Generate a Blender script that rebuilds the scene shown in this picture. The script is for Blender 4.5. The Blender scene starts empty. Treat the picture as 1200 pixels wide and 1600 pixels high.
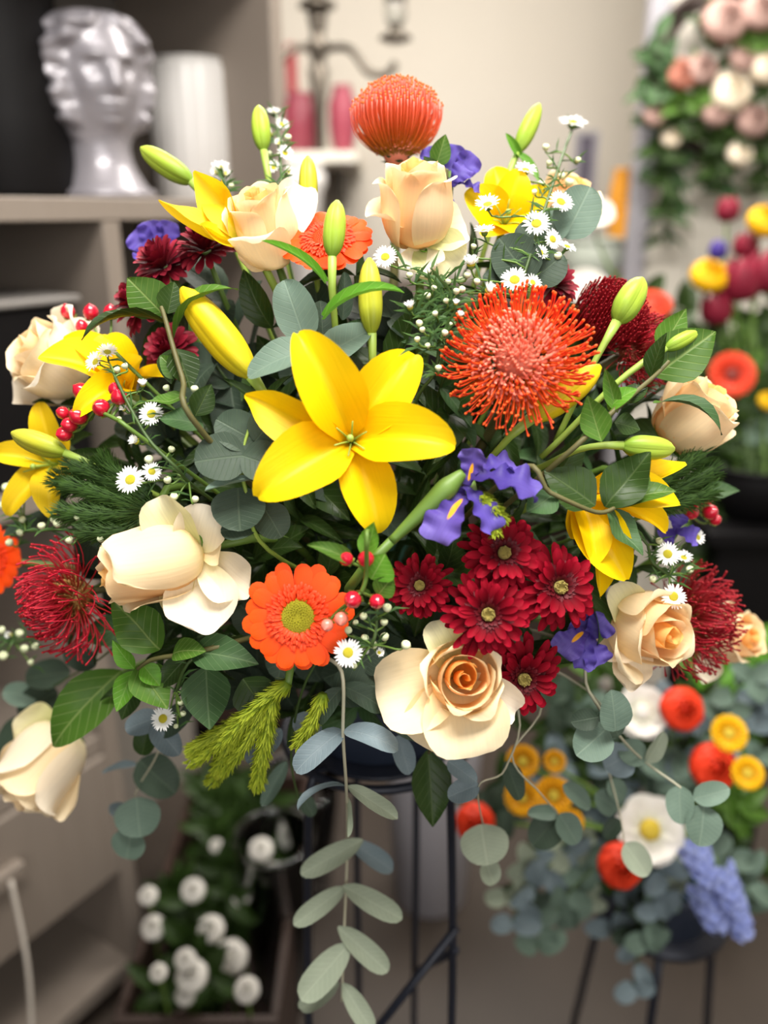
import bpy, math, random
import numpy as np
from mathutils import Vector, Matrix

S = bpy.context.scene
COL = S.collection
R = math.radians
rnd = random.Random(7)

# ------------------------------------------------------------------ camera
FPX = 1300.0                       # focal length in pixels of the 1200 x 1600 frame
CAM = Vector((0, 0, 1.50)); PITCH = R(20)
cam_d = bpy.data.cameras.new('camera'); cam = bpy.data.objects.new('camera', cam_d); COL.objects.link(cam)
cam.location = CAM; cam.rotation_euler = (R(90) - PITCH, 0, 0)
cam_d.sensor_fit = 'VERTICAL'; cam_d.sensor_height = 36; cam_d.lens = 36 * FPX / 1600
cam_d.clip_start = 0.02; cam_d.clip_end = 50
cam_d.dof.use_dof = True; cam_d.dof.focus_distance = 0.62; cam_d.dof.aperture_fstop = 2.15
S.camera = cam
FWD = Vector((0, math.cos(PITCH), -math.sin(PITCH))); RIGHT = Vector((1, 0, 0)); UP = Vector((0, math.sin(PITCH), math.cos(PITCH)))

# ------------------------------------------------------------------ light
w = bpy.data.worlds.new('added_ambient'); S.world = w; w.use_nodes = True  # even ambient added as fill, standing for assumed daylight from the open front
w.node_tree.nodes['Background'].inputs[0].default_value = (1.0, 0.97, 0.93, 1)
w.node_tree.nodes['Background'].inputs[1].default_value = 0.08
def area(name, loc, target, sx, sy, power, color):
    l = bpy.data.lights.new(name, 'AREA'); l.shape = 'RECTANGLE'; l.size = sx; l.size_y = sy; l.energy = power; l.color = color
    o = bpy.data.objects.new(name, l); COL.objects.link(o); o.location = loc
    o.rotation_euler = (Vector(target) - Vector(loc)).to_track_quat('-Z', 'Y').to_euler()
area('assumed_ceiling_lamp_front', (0.10, 0.15, 2.72), (0.05, 0.45, 0), 1.1, 0.5, 36, (1.0, 0.96, 0.90))  # assumed overhead lamp, out of view; bare area light without a fixture
area('added_ceiling_lamp_back', (0.3, 1.9, 2.72), (0.3, 2.0, 0), 1.6, 0.6, 39, (1.0, 0.95, 0.88))  # unseen lamp added to light the background; no fixture is built
area('assumed_front_window_light', (0.35, -1.7, 1.95), (0.0, 0.9, 1.2), 2.0, 1.5, 19, (1.0, 0.97, 0.93))  # bare area light behind the camera for an assumed window; none is built
S.view_settings.view_transform = 'Standard'; S.view_settings.look = 'None'
S.view_settings.gamma = 1; S.view_settings.use_curve_mapping = False
S.view_settings.exposure = 0.72

# ------------------------------------------------------------------ helpers
def P(px, py, d):
    return CAM + FWD * d + RIGHT * ((px - 600) / FPX * d) + UP * ((800 - py) / FPX * d)
def DV(x, y, z):                    # camera-frame direction (right, up, towards the viewer) to world
    return (RIGHT * x + UP * y - FWD * z).normalized()
def dome(px, py, off=0.0):          # depth of the bouquet's rounded front
    r2 = ((px - 590) / 620) ** 2 + ((py - 720) / 590) ** 2
    return 0.79 - 0.21 * math.sqrt(max(0.0, 1 - min(1, r2))) + off
def lin(c):
    c = c / 255
    return c / 12.92 if c <= 0.04045 else ((c + 0.055) / 1.055) ** 2.4
def C(h):
    h = h.lstrip('#'); return tuple(lin(int(h[i:i + 2], 16)) for i in (0, 2, 4)) + (1.0,)
def curve(pts):
    xs = np.array([p[0] for p in pts], float); ys = np.array([p[1] for p in pts], float)
    m = np.gradient(ys, xs)
    def f(x):
        x = np.clip(np.asarray(x, float), xs[0], xs[-1]); i = np.clip(np.searchsorted(xs, x) - 1, 0, len(xs) - 2)
        h = xs[i + 1] - xs[i]; t = (x - xs[i]) / h
        return ((2*t**3 - 3*t**2 + 1) * ys[i] + (t**3 - 2*t**2 + t) * h * m[i] + (-2*t**3 + 3*t**2) * ys[i + 1] + (t**3 - t**2) * h * m[i + 1])
    return f
def mesh_of(name, v, f, mat=None, uv=None, smooth=True):
    me = bpy.data.meshes.new(name); me.from_pydata([tuple(p) for p in v], [], f)
    if smooth: me.polygons.foreach_set('use_smooth', [True] * len(me.polygons))
    if uv is not None:
        l = me.uv_layers.new(name='UVMap'); idx = np.zeros(len(me.loops), int); me.loops.foreach_get('vertex_index', idx)
        l.data.foreach_set('uv', np.asarray(uv, float)[idx].ravel())
    if mat: me.materials.append(mat)
    return me
def grid_faces(nu, nv, closed=False, o=0):
    f = []
    for i in range(nu - 1):
        for j in range(nv if closed else nv - 1):
            k = (j + 1) % nv
            f.append((o + i*nv + j, o + i*nv + k, o + (i+1)*nv + k, o + (i+1)*nv + j))
    return f
class MB:                           # collects shapes for ONE mesh
    def __init__(s): s.v = []; s.f = []; s.uv = []
    def add(s, v, f, uv=None):
        o = len(s.v); v = [tuple(p) for p in v]; s.v += v; s.f += [tuple(i + o for i in q) for q in f]
        s.uv += [tuple(q) for q in uv] if uv is not None else [(0.5, 0.5)] * len(v)
    def grid(s, G, uv=None, closed=False):
        nu, nv = G.shape[:2]; s.add(G.reshape(-1, 3), grid_faces(nu, nv, closed), uv)
    def tube(s, pts, rad, n=7, cap=True):
        pts = [Vector(p) for p in pts]; m = len(pts)
        if not hasattr(rad, '__len__'): rad = [rad] * m
        t0 = (pts[1] - pts[0]).normalized(); a = t0.orthogonal().normalized(); v = []; uv = []
        for i, p in enumerate(pts):
            t = (pts[min(i + 1, m - 1)] - pts[max(i - 1, 0)]).normalized()
            a = (a - t * a.dot(t)).normalized(); b = t.cross(a)
            for k in range(n):
                q = 2 * math.pi * k / n; v.append(p + (a * math.cos(q) + b * math.sin(q)) * rad[i]); uv.append((k / n, i / (m - 1)))
        f = grid_faces(m, n, True)
        if cap: f += [tuple(range(n - 1, -1, -1)), tuple((m - 1) * n + k for k in range(n))]
        s.add(v, f, uv)
    def lathe(s, prof, n=24, M=None, cap=True):
        v = []; uv = []
        for i, (r, z) in enumerate(prof):
            for k in range(n):
                q = 2 * math.pi * k / n; p = Vector((r * math.cos(q), r * math.sin(q), z)); v.append(M @ p if M else p); uv.append((k / n, i / (len(prof) - 1)))
        f = grid_faces(len(prof), n, True)
        if cap: f += [tuple(range(n - 1, -1, -1)), tuple((len(prof) - 1) * n + k for k in range(n))]
        s.add(v, f, uv)
    def ball(s, c, r, n=8, sq=(1, 1, 1), M=None):
        c = Vector(c); v = []; m = max(4, n // 2 + 1)
        for i in range(m + 1):
            th = math.pi * (0.02 + 0.96 * i / m)
            for k in range(n):
                q = 2 * math.pi * k / n; p = Vector((r*sq[0]*math.sin(th)*math.cos(q), r*sq[1]*math.sin(th)*math.sin(q), r*sq[2]*math.cos(th)))
                v.append((M @ p if M else p) + c)
        s.add(v, grid_faces(m + 1, n, True) + [tuple(range(n - 1, -1, -1)), tuple(m * n + k for k in range(n))])
    def box(s, lo, hi, M=None, bev=0.0):
        x0, y0, z0 = lo; x1, y1, z1 = hi; b = bev; v = []
        if b <= 0:
            v = [Vector((x, y, z)) for z in (z0, z1) for y in (y0, y1) for x in (x0, x1)]
            f = [(0,2,3,1),(4,5,7,6),(0,1,5,4),(2,6,7,3),(0,4,6,2),(1,3,7,5)]
        else:
            def ring(z, i): return [Vector(p) for p in ((x0+i,y0,z),(x1-i,y0,z),(x1,y0+i,z),(x1,y1-i,z),(x1-i,y1,z),(x0+i,y1,z),(x0,y1-i,z),(x0,y0+i,z))]
            def ins(z): return [Vector(p) for p in ((x0+2*b,y0+b,z),(x1-2*b,y0+b,z),(x1-b,y0+2*b,z),(x1-b,y1-2*b,z),(x1-2*b,y1-b,z),(x0+2*b,y1-b,z),(x0+b,y1-2*b,z),(x0+b,y0+2*b,z))]
            v = ins(z0) + ring(z0 + b, b) + ring(z1 - b, b) + ins(z1)
            f = grid_faces(4, 8, True) + [tuple(range(7, -1, -1)), tuple(24 + k for k in range(8))]
        s.add([M @ p for p in v] if M else v, f)
    def mesh(s, name, mat=None, smooth=True): return mesh_of(name, s.v, s.f, mat, s.uv, smooth)

def link(name, me, M=None, parent=None):
    o = bpy.data.objects.new(name, me); COL.objects.link(o)
    if parent: o.parent = parent
    if M is not None: o.matrix_basis = M
    return o
def structure(name, me, M=None, label=None):
    o = link(name, me, M); o['kind'] = 'structure'
    if label: o['label'] = label
    return o
def single(name, me, label, cat, group=None, M=None, kind=None):
    o = link(name, me, M); o['label'] = label; o['category'] = cat
    if group: o['group'] = group
    if kind: o['kind'] = kind
    return o
class Thing:                        # an Empty at the thing's base; parts are placed by their world matrices
    def __init__(s, name, label, cat, base, group=None):
        s.base = Vector(base); s.T = Matrix.Translation(s.base); s.Ti = Matrix.Translation(-s.base)
        s.root = bpy.data.objects.new(name, None); COL.objects.link(s.root); s.root.location = s.base; s.root.empty_display_size = 0.01
        s.root['label'] = label; s.root['category'] = cat
        if group: s.root['group'] = group
        s.W = {}
    def add(s, name, me, M, parent=None, kind=None, label=None):
        B = (s.W[parent].inverted() @ M) if parent else (s.Ti @ M)
        o = link(name, me, B, parent or s.root); s.W[o] = M
        if kind: o['kind'] = kind
        if label: o['label'] = label
        return o
    def world(s, name, mb, mat, parent=None, kind=None, label=None, smooth=True):   # mb holds world coordinates
        mb.v = [tuple(Vector(p) - s.base) for p in mb.v]
        return s.add(name, mb.mesh(name, mat, smooth), s.T, parent, kind, label)

def frame(n, roll=0.0, loc=None, sc=1.0):
    n = Vector(n).normalized(); ref = UP if abs(n.dot(UP)) < 0.95 else -FWD
    x = ref.cross(n).normalized(); y = n.cross(x)
    c, s_ = math.cos(roll), math.sin(roll); X = x * c + y * s_; Y = y * c - x * s_
    M = Matrix(((X.x*sc, Y.x*sc, n.x*sc, 0), (X.y*sc, Y.y*sc, n.y*sc, 0), (X.z*sc, Y.z*sc, n.z*sc, 0), (0, 0, 0, 1)))
    return Matrix.Translation(loc) @ M if loc is not None else M
def between(A, B, width, n, zs=1.0):   # unit blade (x in half widths, y along 0..1) from A to B, facing n
    A, B = Vector(A), Vector(B); Y = B - A; L = Y.length; y = Y / L; n = Vector(n); z = (n - y * n.dot(y))
    z = z.normalized() if z.length > 1e-4 else y.orthogonal().normalized()
    x = y.cross(z); h = width / 2; k = L * zs
    M = Matrix(((x.x*h, Y.x, z.x*k, 0), (x.y*h, Y.y, z.y*k, 0), (x.z*h, Y.z, z.z*k, 0), (0, 0, 0, 1)))
    return Matrix.Translation(A) @ M
def bez(a, b, c, d, n=8):
    a, b, c, d = map(Vector, (a, b, c, d))
    return [a*(1-t)**3 + b*3*t*(1-t)**2 + c*3*t*t*(1-t) + d*t**3 for t in (i / (n - 1) for i in range(n))]
def spline(pts, n=5):               # smooth polyline through the points
    pts = [Vector(p) for p in pts]; out = []
    for i in range(len(pts) - 1):
        p0 = pts[max(i-1, 0)]; p1 = pts[i]; p2 = pts[i+1]; p3 = pts[min(i+2, len(pts)-1)]
        for k in range(n):
            t = k / n
            out.append(0.5 * ((2*p1) + (p2-p0)*t + (2*p0-5*p1+4*p2-p3)*t*t + (3*p1-p0-3*p2+p3)*t**3))
    return out + [pts[-1]]

# ------------------------------------------------------------------ materials
def new_mat(name):
    m = bpy.data.materials.new(name); m.use_nodes = True; nt = m.node_tree
    return m, nt, nt.nodes['Principled BSDF'], nt.nodes['Material Output']
def nd(nt, t, **k):
    n = nt.nodes.new(t)
    for a, b in k.items(): setattr(n, a, b)
    return n
def math_n(nt, op, a, b=None):
    n = nd(nt, 'ShaderNodeMath', operation=op)
    for i, q in enumerate((a, b)):
        if q is None: continue
        if isinstance(q, (int, float)): n.inputs[i].default_value = q
        else: nt.links.new(q, n.inputs[i])
    return n.outputs[0]
def mixc(nt, f, a, b, mode='MIX'):
    n = nd(nt, 'ShaderNodeMix', data_type='RGBA', blend_type=mode)
    for s_, q in ((n.inputs[0], f), (n.inputs[6], a), (n.inputs[7], b)):
        if isinstance(q, (int, float)): s_.default_value = q
        elif isinstance(q, tuple): s_.default_value = q
        else: nt.links.new(q, s_)
    return n.outputs[2]
def noise(nt, scale, coord, detail=3, stretch=None):
    n = nd(nt, 'ShaderNodeTexNoise'); n.inputs['Scale'].default_value = scale; n.inputs['Detail'].default_value = detail
    if stretch:
        mp = nd(nt, 'ShaderNodeMapping'); mp.inputs['Scale'].default_value = stretch; nt.links.new(coord, mp.inputs[0]); coord = mp.outputs[0]
    nt.links.new(coord, n.inputs['Vector']); return n.outputs['Fac']
def add_translucent(nt, bsdf, out, colour, amount):
    if amount <= 0: return
    tr = nd(nt, 'ShaderNodeBsdfTranslucent'); mx = nd(nt, 'ShaderNodeMixShader'); mx.inputs[0].default_value = amount
    nt.links.new(colour, tr.inputs[0]); nt.links.new(bsdf.outputs[0], mx.inputs[1]); nt.links.new(tr.outputs[0], mx.inputs[2]); nt.links.new(mx.outputs[0], out.inputs[0])
def petal_mat(name, stops, rough=0.55, transl=0.25, streak=0.12, var=0.10, spec=0.25, sx=26, patch=None):
    m, nt, b, out = new_mat(name)
    uv = nd(nt, 'ShaderNodeTexCoord'); sep = nd(nt, 'ShaderNodeSeparateXYZ'); nt.links.new(uv.outputs['UV'], sep.inputs[0])
    rp = nd(nt, 'ShaderNodeValToRGB'); cr = rp.color_ramp
    while len(cr.elements) > 1: cr.elements.remove(cr.elements[-1])
    for i, (p, c) in enumerate(stops):
        e = cr.elements[0] if i == 0 else cr.elements.new(p)
        e.position = p; e.color = C(c)
    nt.links.new(sep.outputs['Y'], rp.inputs[0])
    col = rp.outputs[0]
    if patch:                         # (colour, y from, y to, half width) a blotch that belongs to the petal
        pc, y0, y1, hw = patch
        dy = math_n(nt, 'DIVIDE', math_n(nt, 'SUBTRACT', sep.outputs['Y'], (y0 + y1) / 2), (y1 - y0) / 2)
        dx = math_n(nt, 'DIVIDE', math_n(nt, 'SUBTRACT', sep.outputs['X'], 0.5), hw)
        q = math_n(nt, 'ADD', math_n(nt, 'MULTIPLY', dy, dy), math_n(nt, 'MULTIPLY', dx, dx))
        mr = nd(nt, 'ShaderNodeMapRange'); nt.links.new(q, mr.inputs[0]); mr.inputs[1].default_value = 0.7; mr.inputs[2].default_value = 1.2; mr.inputs[3].default_value = 1; mr.inputs[4].default_value = 0
        col = mixc(nt, mr.outputs[0], col, C(pc))
    st = noise(nt, 1.0, uv.outputs['UV'], 3, (sx, 1.6, 1))
    hs = nd(nt, 'ShaderNodeHueSaturation'); nt.links.new(col, hs.inputs['Color'])
    oi = nd(nt, 'ShaderNodeObjectInfo')
    val = math_n(nt, 'ADD', math_n(nt, 'MULTIPLY', math_n(nt, 'SUBTRACT', st, 0.5), streak * 2.4), math_n(nt, 'MULTIPLY_ADD' if False else 'MULTIPLY', math_n(nt, 'SUBTRACT', oi.outputs['Random'], 0.5), var * 2))
    nt.links.new(math_n(nt, 'ADD', val, 1.0), hs.inputs['Value'])
    nt.links.new(hs.outputs[0], b.inputs['Base Color']); b.inputs['Roughness'].default_value = rough; b.inputs['Specular IOR Level'].default_value = spec
    bp = nd(nt, 'ShaderNodeBump'); bp.inputs['Strength'].default_value = 0.12; bp.inputs['Distance'].default_value = 0.002
    nt.links.new(st, bp.inputs['Height']); nt.links.new(bp.outputs[0], b.inputs['Normal'])
    add_translucent(nt, b, out, hs.outputs[0], transl)
    return m
def leaf_mat(name, dark, light, vein, nveins=7, rough=0.42, transl=0.18, vstr=0.36, slope=1.3, spec=0.22, var=0.2):
    m, nt, b, out = new_mat(name)
    tc = nd(nt, 'ShaderNodeTexCoord'); sep = nd(nt, 'ShaderNodeSeparateXYZ'); nt.links.new(tc.outputs['UV'], sep.inputs[0])
    ax = math_n(nt, 'ABSOLUTE', math_n(nt, 'SUBTRACT', sep.outputs['X'], 0.5))
    t = math_n(nt, 'FRACT', math_n(nt, 'MULTIPLY', math_n(nt, 'SUBTRACT', sep.outputs['Y'], math_n(nt, 'MULTIPLY', ax, slope * 0.5)), float(nveins)))
    lat = math_n(nt, 'ABSOLUTE', math_n(nt, 'SUBTRACT', t, 0.5))
    def band(x, w_):
        mr = nd(nt, 'ShaderNodeMapRange', interpolation_type='SMOOTHSTEP'); nt.links.new(x, mr.inputs[0]); mr.inputs[1].default_value = 0; mr.inputs[2].default_value = w_; mr.inputs[3].default_value = 1; mr.inputs[4].default_value = 0
        return mr.outputs[0]
    v = math_n(nt, 'MAXIMUM', band(ax, 0.035), math_n(nt, 'MULTIPLY', band(lat, 0.10), 0.6))
    nz = noise(nt, 3.0, tc.outputs['UV'], 4); oi = nd(nt, 'ShaderNodeObjectInfo')
    base = mixc(nt, nz, C(dark), C(light))
    hs = nd(nt, 'ShaderNodeHueSaturation'); nt.links.new(base, hs.inputs['Color'])
    nt.links.new(math_n(nt, 'ADD', math_n(nt, 'MULTIPLY', math_n(nt, 'SUBTRACT', oi.outputs['Random'], 0.5), var * 2), 1.0), hs.inputs['Value'])
    col = mixc(nt, math_n(nt, 'MULTIPLY', v, vstr), hs.outputs[0], C(vein))
    nt.links.new(col, b.inputs['Base Color']); b.inputs['Roughness'].default_value = rough; b.inputs['Specular IOR Level'].default_value = spec
    bp = nd(nt, 'ShaderNodeBump', invert=True); bp.inputs['Strength'].default_value = 0.35; bp.inputs['Distance'].default_value = 0.001
    nt.links.new(v, bp.inputs['Height']); nt.links.new(bp.outputs[0], b.inputs['Normal'])
    add_translucent(nt, b, out, col, transl)
    return m
def plain(name, a, b_=None, rough=0.5, metal=0.0, scale=30, bump=0.0, spec=0.5, transl=0.0, coat=0.0, stretch=None):
    m, nt, b, out = new_mat(name); tc = nd(nt, 'ShaderNodeTexCoord')
    nz = noise(nt, scale, tc.outputs['Object'], 4, stretch)
    col = mixc(nt, nz, C(a), C(b_ or a)); nt.links.new(col, b.inputs['Base Color'])
    b.inputs['Roughness'].default_value = rough; b.inputs['Metallic'].default_value = metal; b.inputs['Specular IOR Level'].default_value = spec; b.inputs['Coat Weight'].default_value = coat
    if bump:
        bp = nd(nt, 'ShaderNodeBump'); bp.inputs['Strength'].default_value = bump; bp.inputs['Distance'].default_value = 0.004; nt.links.new(nz, bp.inputs['Height']); nt.links.new(bp.outputs[0], b.inputs['Normal'])
    add_translucent(nt, b, out, col, transl)
    return m
def glass_mat(name, col, rough=0.03):
    m, nt, b, out = new_mat(name); b.inputs['Base Color'].default_value = C(col); b.inputs['Transmission Weight'].default_value = 1; b.inputs['Roughness'].default_value = rough; b.inputs['IOR'].default_value = 1.45
    return m

M = {}
M['lily'] = petal_mat('lily_yellow', [(0, '#d8c418'), (0.12, '#f2c006'), (0.4, '#facb00'), (1, '#ffdc12')], 0.45, 0.22, 0.07, 0.05)
M['lily_back'] = petal_mat('lily_soft_yellow', [(0, '#b9bd2a'), (0.25, '#e6c612'), (1, '#f4d021')], 0.5, 0.25, 0.1, 0.06)
M['bud_green'] = petal_mat('lily_bud_green', [(0, '#7fa136'), (0.5, '#a3bd3e'), (1, '#b4c74b')], 0.42, 0.1, 0.22, 0.06, 0.3, 9)
M['bud_mixed'] = petal_mat('lily_bud_turning', [(0, '#8fa32f'), (0.5, '#bdbb34'), (1, '#c2c046')], 0.42, 0.1, 0.25, 0.06, 0.3, 9)
M['bud_yellow'] = petal_mat('lily_bud_yellow', [(0, '#c3c02c'), (0.3, '#ecd01c'), (1, '#f8d61f')], 0.42, 0.12, 0.12, 0.03, 0.3, 9)
M['rose_core'] = petal_mat('rose_core_peach', [(0, '#ffc05e'), (0.6, '#ffcb76'), (1, '#ffd88e')], 0.55, 0.5, 0.05, 0.03)
M['rose_mid'] = petal_mat('rose_mid_apricot', [(0, '#ffd08c'), (0.5, '#ffdaa2'), (1, '#ffe8be')], 0.55, 0.38, 0.05, 0.03)
M['rose_out'] = petal_mat('rose_outer_cream', [(0, '#ece3a2'), (0.3, '#fae3b4'), (1, '#fdebc8')], 0.55, 0.28, 0.07, 0.04)
M['rose_green'] = petal_mat('rose_guard_green_cream', [(0, '#bcc67c'), (0.45, '#e2dfa4'), (1, '#f0e8c4')], 0.55, 0.28, 0.12, 0.05)
M['rose_white'] = petal_mat('rose_guard_white', [(0, '#ebe3aa'), (0.35, '#faecd0'), (1, '#fcf1de')], 0.55, 0.28, 0.08, 0.04)
M['gerb'] = petal_mat('gerbera_orange', [(0, '#e42c06'), (0.5, '#fa4a0a'), (1, '#ff550e')], 0.5, 0.15, 0.09, 0.07)
M['gerb_in'] = petal_mat('gerbera_inner_floret', [(0, '#e2420e'), (1, '#fa4a24')], 0.5, 0.12, 0.1, 0.1)
M['gerb_disc'] = plain('gerbera_disc', '#c4ba1a', '#e2d82c', 0.7, scale=900, bump=0.8)
M['mum'] = petal_mat('chrysanthemum_red', [(0, '#22030a'), (0.35, '#520512'), (0.7, '#7c0719'), (1, '#960c24')], 0.62, 0.08, 0.16, 0.16, 0.08)
M['mum_in'] = petal_mat('chrysanthemum_dark', [(0, '#2a040b'), (1, '#5c0815')], 0.55, 0.05, 0.1, 0.1)
M['mum_back'] = petal_mat('chrysanthemum_wine', [(0, '#450812'), (0.6, '#760f22'), (1, '#8f2033')], 0.55, 0.08, 0.14, 0.22)
M['mum_disc'] = plain('chrysanthemum_disc', '#c8a83a', '#e6d884', 0.7, scale=700, bump=0.8)
M['pin'] = petal_mat('pincushion_pin', [(0, '#d8701c'), (0.35, '#f46a26'), (0.8, '#f65a30'), (1, '#ee4a3a')], 0.45, 0.12, 0.1, 0.05)
M['pin_red'] = petal_mat('pincushion_pin_red', [(0, '#9c5a28'), (0.3, '#b3262b'), (1, '#c21f38')], 0.45, 0.12, 0.1, 0.05)
M['pin_dark'] = petal_mat('pincushion_pin_crimson', [(0, '#8a3322'), (0.4, '#9c1f24'), (1, '#a81e2e')], 0.5, 0.12, 0.1, 0.05)
M['floret'] = plain('pincushion_floret', '#e8502e', '#f8b49a', 0.6, scale=160)
M['pin_top'] = petal_mat('pincushion_pin_salmon', [(0, '#9aa03a'), (0.3, '#d8842c'), (0.6, '#f06a34'), (0.9, '#f46a50'), (1, '#f8a898')], 0.45, 0.15, 0.1, 0.05)
M['floret_red'] = plain('pincushion_floret_red', '#8c8a3a', '#a8563a', 0.6, scale=300)
M['iris'] = petal_mat('iris_purple', [(0, '#402f78'), (0.5, '#57449a'), (1, '#7262b4')], 0.5, 0.25, 0.16, 0.1, patch=('#f0a51e', 0.12, 0.58, 0.075))
M['iris_plain'] = petal_mat('iris_violet', [(0, '#3c2c78'), (0.5, '#50409a'), (1, '#6c5cb6')], 0.5, 0.25, 0.16, 0.12)
M['aster'] = petal_mat('aster_white', [(0, '#f0f0dc'), (0.3, '#fbfbf6'), (1, '#ffffff')], 0.55, 0.25, 0.02, 0.03)
M['aster_disc'] = plain('aster_disc', '#cfc42a', '#e8d93c', 0.7, scale=900, bump=0.6)
M['aster_bud'] = plain('aster_bud', '#c3ce96', '#e6ebcc', 0.6, scale=300)
M['berry'] = plain('hypericum_berry_red', '#c0122c', '#d81c38', 0.22, scale=60, coat=0.6)
M['berry_pink'] = plain('hypericum_berry_pink', '#e0524a', '#f2a08a', 0.3, scale=90, coat=0.4)
M['stem'] = plain('stem_green', '#4c6b28', '#6d8c38', 0.5, scale=40)
M['stem_dark'] = plain('stem_dark_green', '#33491f', '#47602a', 0.55, scale=40)
M['stem_light'] = plain('stem_yellow_green', '#88a541', '#a2bb55', 0.45, scale=40)
M['stem_euc'] = plain('stem_pale_tan', '#a8a58c', '#c2bfa8', 0.5, scale=40)
M['stem_brown'] = plain('stem_brown', '#4e4e28', '#666038', 0.6, scale=60)
M['leaf'] = leaf_mat('leaf_fresh_green', '#3f6420', '#567a2c', '#a8b872', 7, 0.40)
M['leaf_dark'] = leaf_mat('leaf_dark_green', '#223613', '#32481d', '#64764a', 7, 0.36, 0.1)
M['leaf_bright'] = leaf_mat('leaf_bright_green', '#4f8a26', '#6ea234', '#b2cd7c', 6, 0.4, 0.25)
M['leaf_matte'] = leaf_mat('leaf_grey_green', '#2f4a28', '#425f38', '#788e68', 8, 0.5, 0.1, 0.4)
M['euc'] = leaf_mat('eucalyptus_round', '#5c7064', '#6d8273', '#92a491', 9, 0.55, 0.12, 0.30, 0.9, 0.22, 0.14)
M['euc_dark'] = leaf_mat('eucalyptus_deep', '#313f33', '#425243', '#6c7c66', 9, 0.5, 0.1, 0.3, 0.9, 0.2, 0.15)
M['euc_pale'] = leaf_mat('eucalyptus_pale', '#8d9885', '#9fa994', '#bcc3ae', 10, 0.55, 0.15, 0.35, 0.8, 0.22, 0.14)
M['euc_blue'] = leaf_mat('eucalyptus_blue', '#66777e', '#7b8a90', '#a0acae', 10, 0.5, 0.12, 0.3, 0.8, 0.25, 0.12)
M['catkin'] = petal_mat('catkin_yellow_green', [(0, '#6f8a22'), (0.6, '#a3b42c'), (1, '#c2cc40')], 0.6, 0.2, 0.1, 0.08)
M['feather'] = petal_mat('feather_foliage', [(0, '#223a16'), (1, '#47662b')], 0.6, 0.15, 0.1, 0.15)
M['fine'] = petal_mat('aster_leaf', [(0, '#33502a'), (1, '#587a40')], 0.5, 0.15, 0.1, 0.1)
M['foam'] = plain('floral_foam', '#0d3a30', '#12503f', 0.9, scale=220, bump=0.6)
M['pot'] = plain('pot_navy_plastic', '#2c3444', '#384256', 0.35, scale=20)
M['iron'] = plain('iron_black_blue', '#1f222d', '#2a2f3d', 0.38, metal=0.3, scale=80)
# ------------------------------------------------------------------ the room
def wall_mat(name, a, b_, rough=0.85): return plain(name, a, b_, rough, scale=3, bump=0.05)
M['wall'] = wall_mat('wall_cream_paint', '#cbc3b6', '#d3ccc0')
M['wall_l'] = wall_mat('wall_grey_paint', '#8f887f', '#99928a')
M['ceil'] = wall_mat('ceiling_paint', '#d8d5cf', '#e0ddd8')
M['floor'] = plain('floor_grey_brown', '#3a322c', '#4a4038', 0.5, scale=6, bump=0.05)
M['shelf'] = plain('shelf_greige_laminate', '#82776d', '#8c8177', 0.5, scale=4, stretch=(1, 12, 1))
M['shelf_in'] = plain('shelf_grey_panel', '#7a7572', '#84807c', 0.55, scale=4)
M['dark_wood'] = plain('dark_brown_wood', '#2e211b', '#3f2d25', 0.5, scale=8, stretch=(1, 1, 8))
M['silver'] = plain('silver_glaze', '#8d8990', '#a09ca2', 0.34, metal=0.25, scale=18, coat=0.3)
M['white_cer'] = plain('white_ceramic', '#dcd9d6', '#e6e3e0', 0.35, scale=10)
M['black'] = plain('black_plastic', '#060506', '#0c0a0c', 0.6, scale=10, spec=0.2)
M['pewter'] = plain('pewter_metal', '#4a443d', '#6a6258', 0.35, metal=0.7, scale=30)
M['pinkred'] = plain('pink_red_gloss', '#9c3f50', '#ac5262', 0.35, scale=10)
M['red'] = plain('red_paper', '#a83238', '#b84048', 0.6, scale=10)
M['lav'] = plain('pale_lavender_grey', '#98959c', '#a5a2a8', 0.5, scale=8)
M['white_p'] = plain('white_panel_paint', '#d2ccc0', '#ddd8cd', 0.8, scale=4)
M['glass'] = glass_mat('clear_glass', '#eef2f2')
M['amber'] = plain('orange_glass', '#c8821e', '#d8952c', 0.3, scale=12)
M['picture'] = plain('dark_picture', '#4a4450', '#6a6472', 0.4, scale=9)
M['cord'] = plain('white_cord', '#b8b0a6', '#c8c0b6', 0.8, scale=60)

def box_mesh(name, lo, hi, mat, bev=0.0):
    b = MB(); b.box(lo, hi, None, bev); return b.mesh(name, mat, smooth=False)
WY = 3.25
structure('floor', box_mesh('floor', (-2.6, -2.2, -0.1), (2.4, WY + 0.1, 0.0), M['floor']))
structure('ceiling', box_mesh('ceiling', (-2.6, -2.2, 2.8), (2.4, WY + 0.1, 2.9), M['ceil']))
structure('wall_back', box_mesh('wall_back', (-2.6, WY, 0.0), (2.4, WY + 0.1, 2.8), M['wall']))
structure('wall_right', box_mesh('wall_right', (2.3, -2.2, 0.0), (2.4, WY, 2.8), M['wall']))
structure('baseboard_back', box_mesh('baseboard_back', (-0.4, WY - 0.02, 0.0), (2.3, WY, 0.1), M['white_p']))

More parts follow.
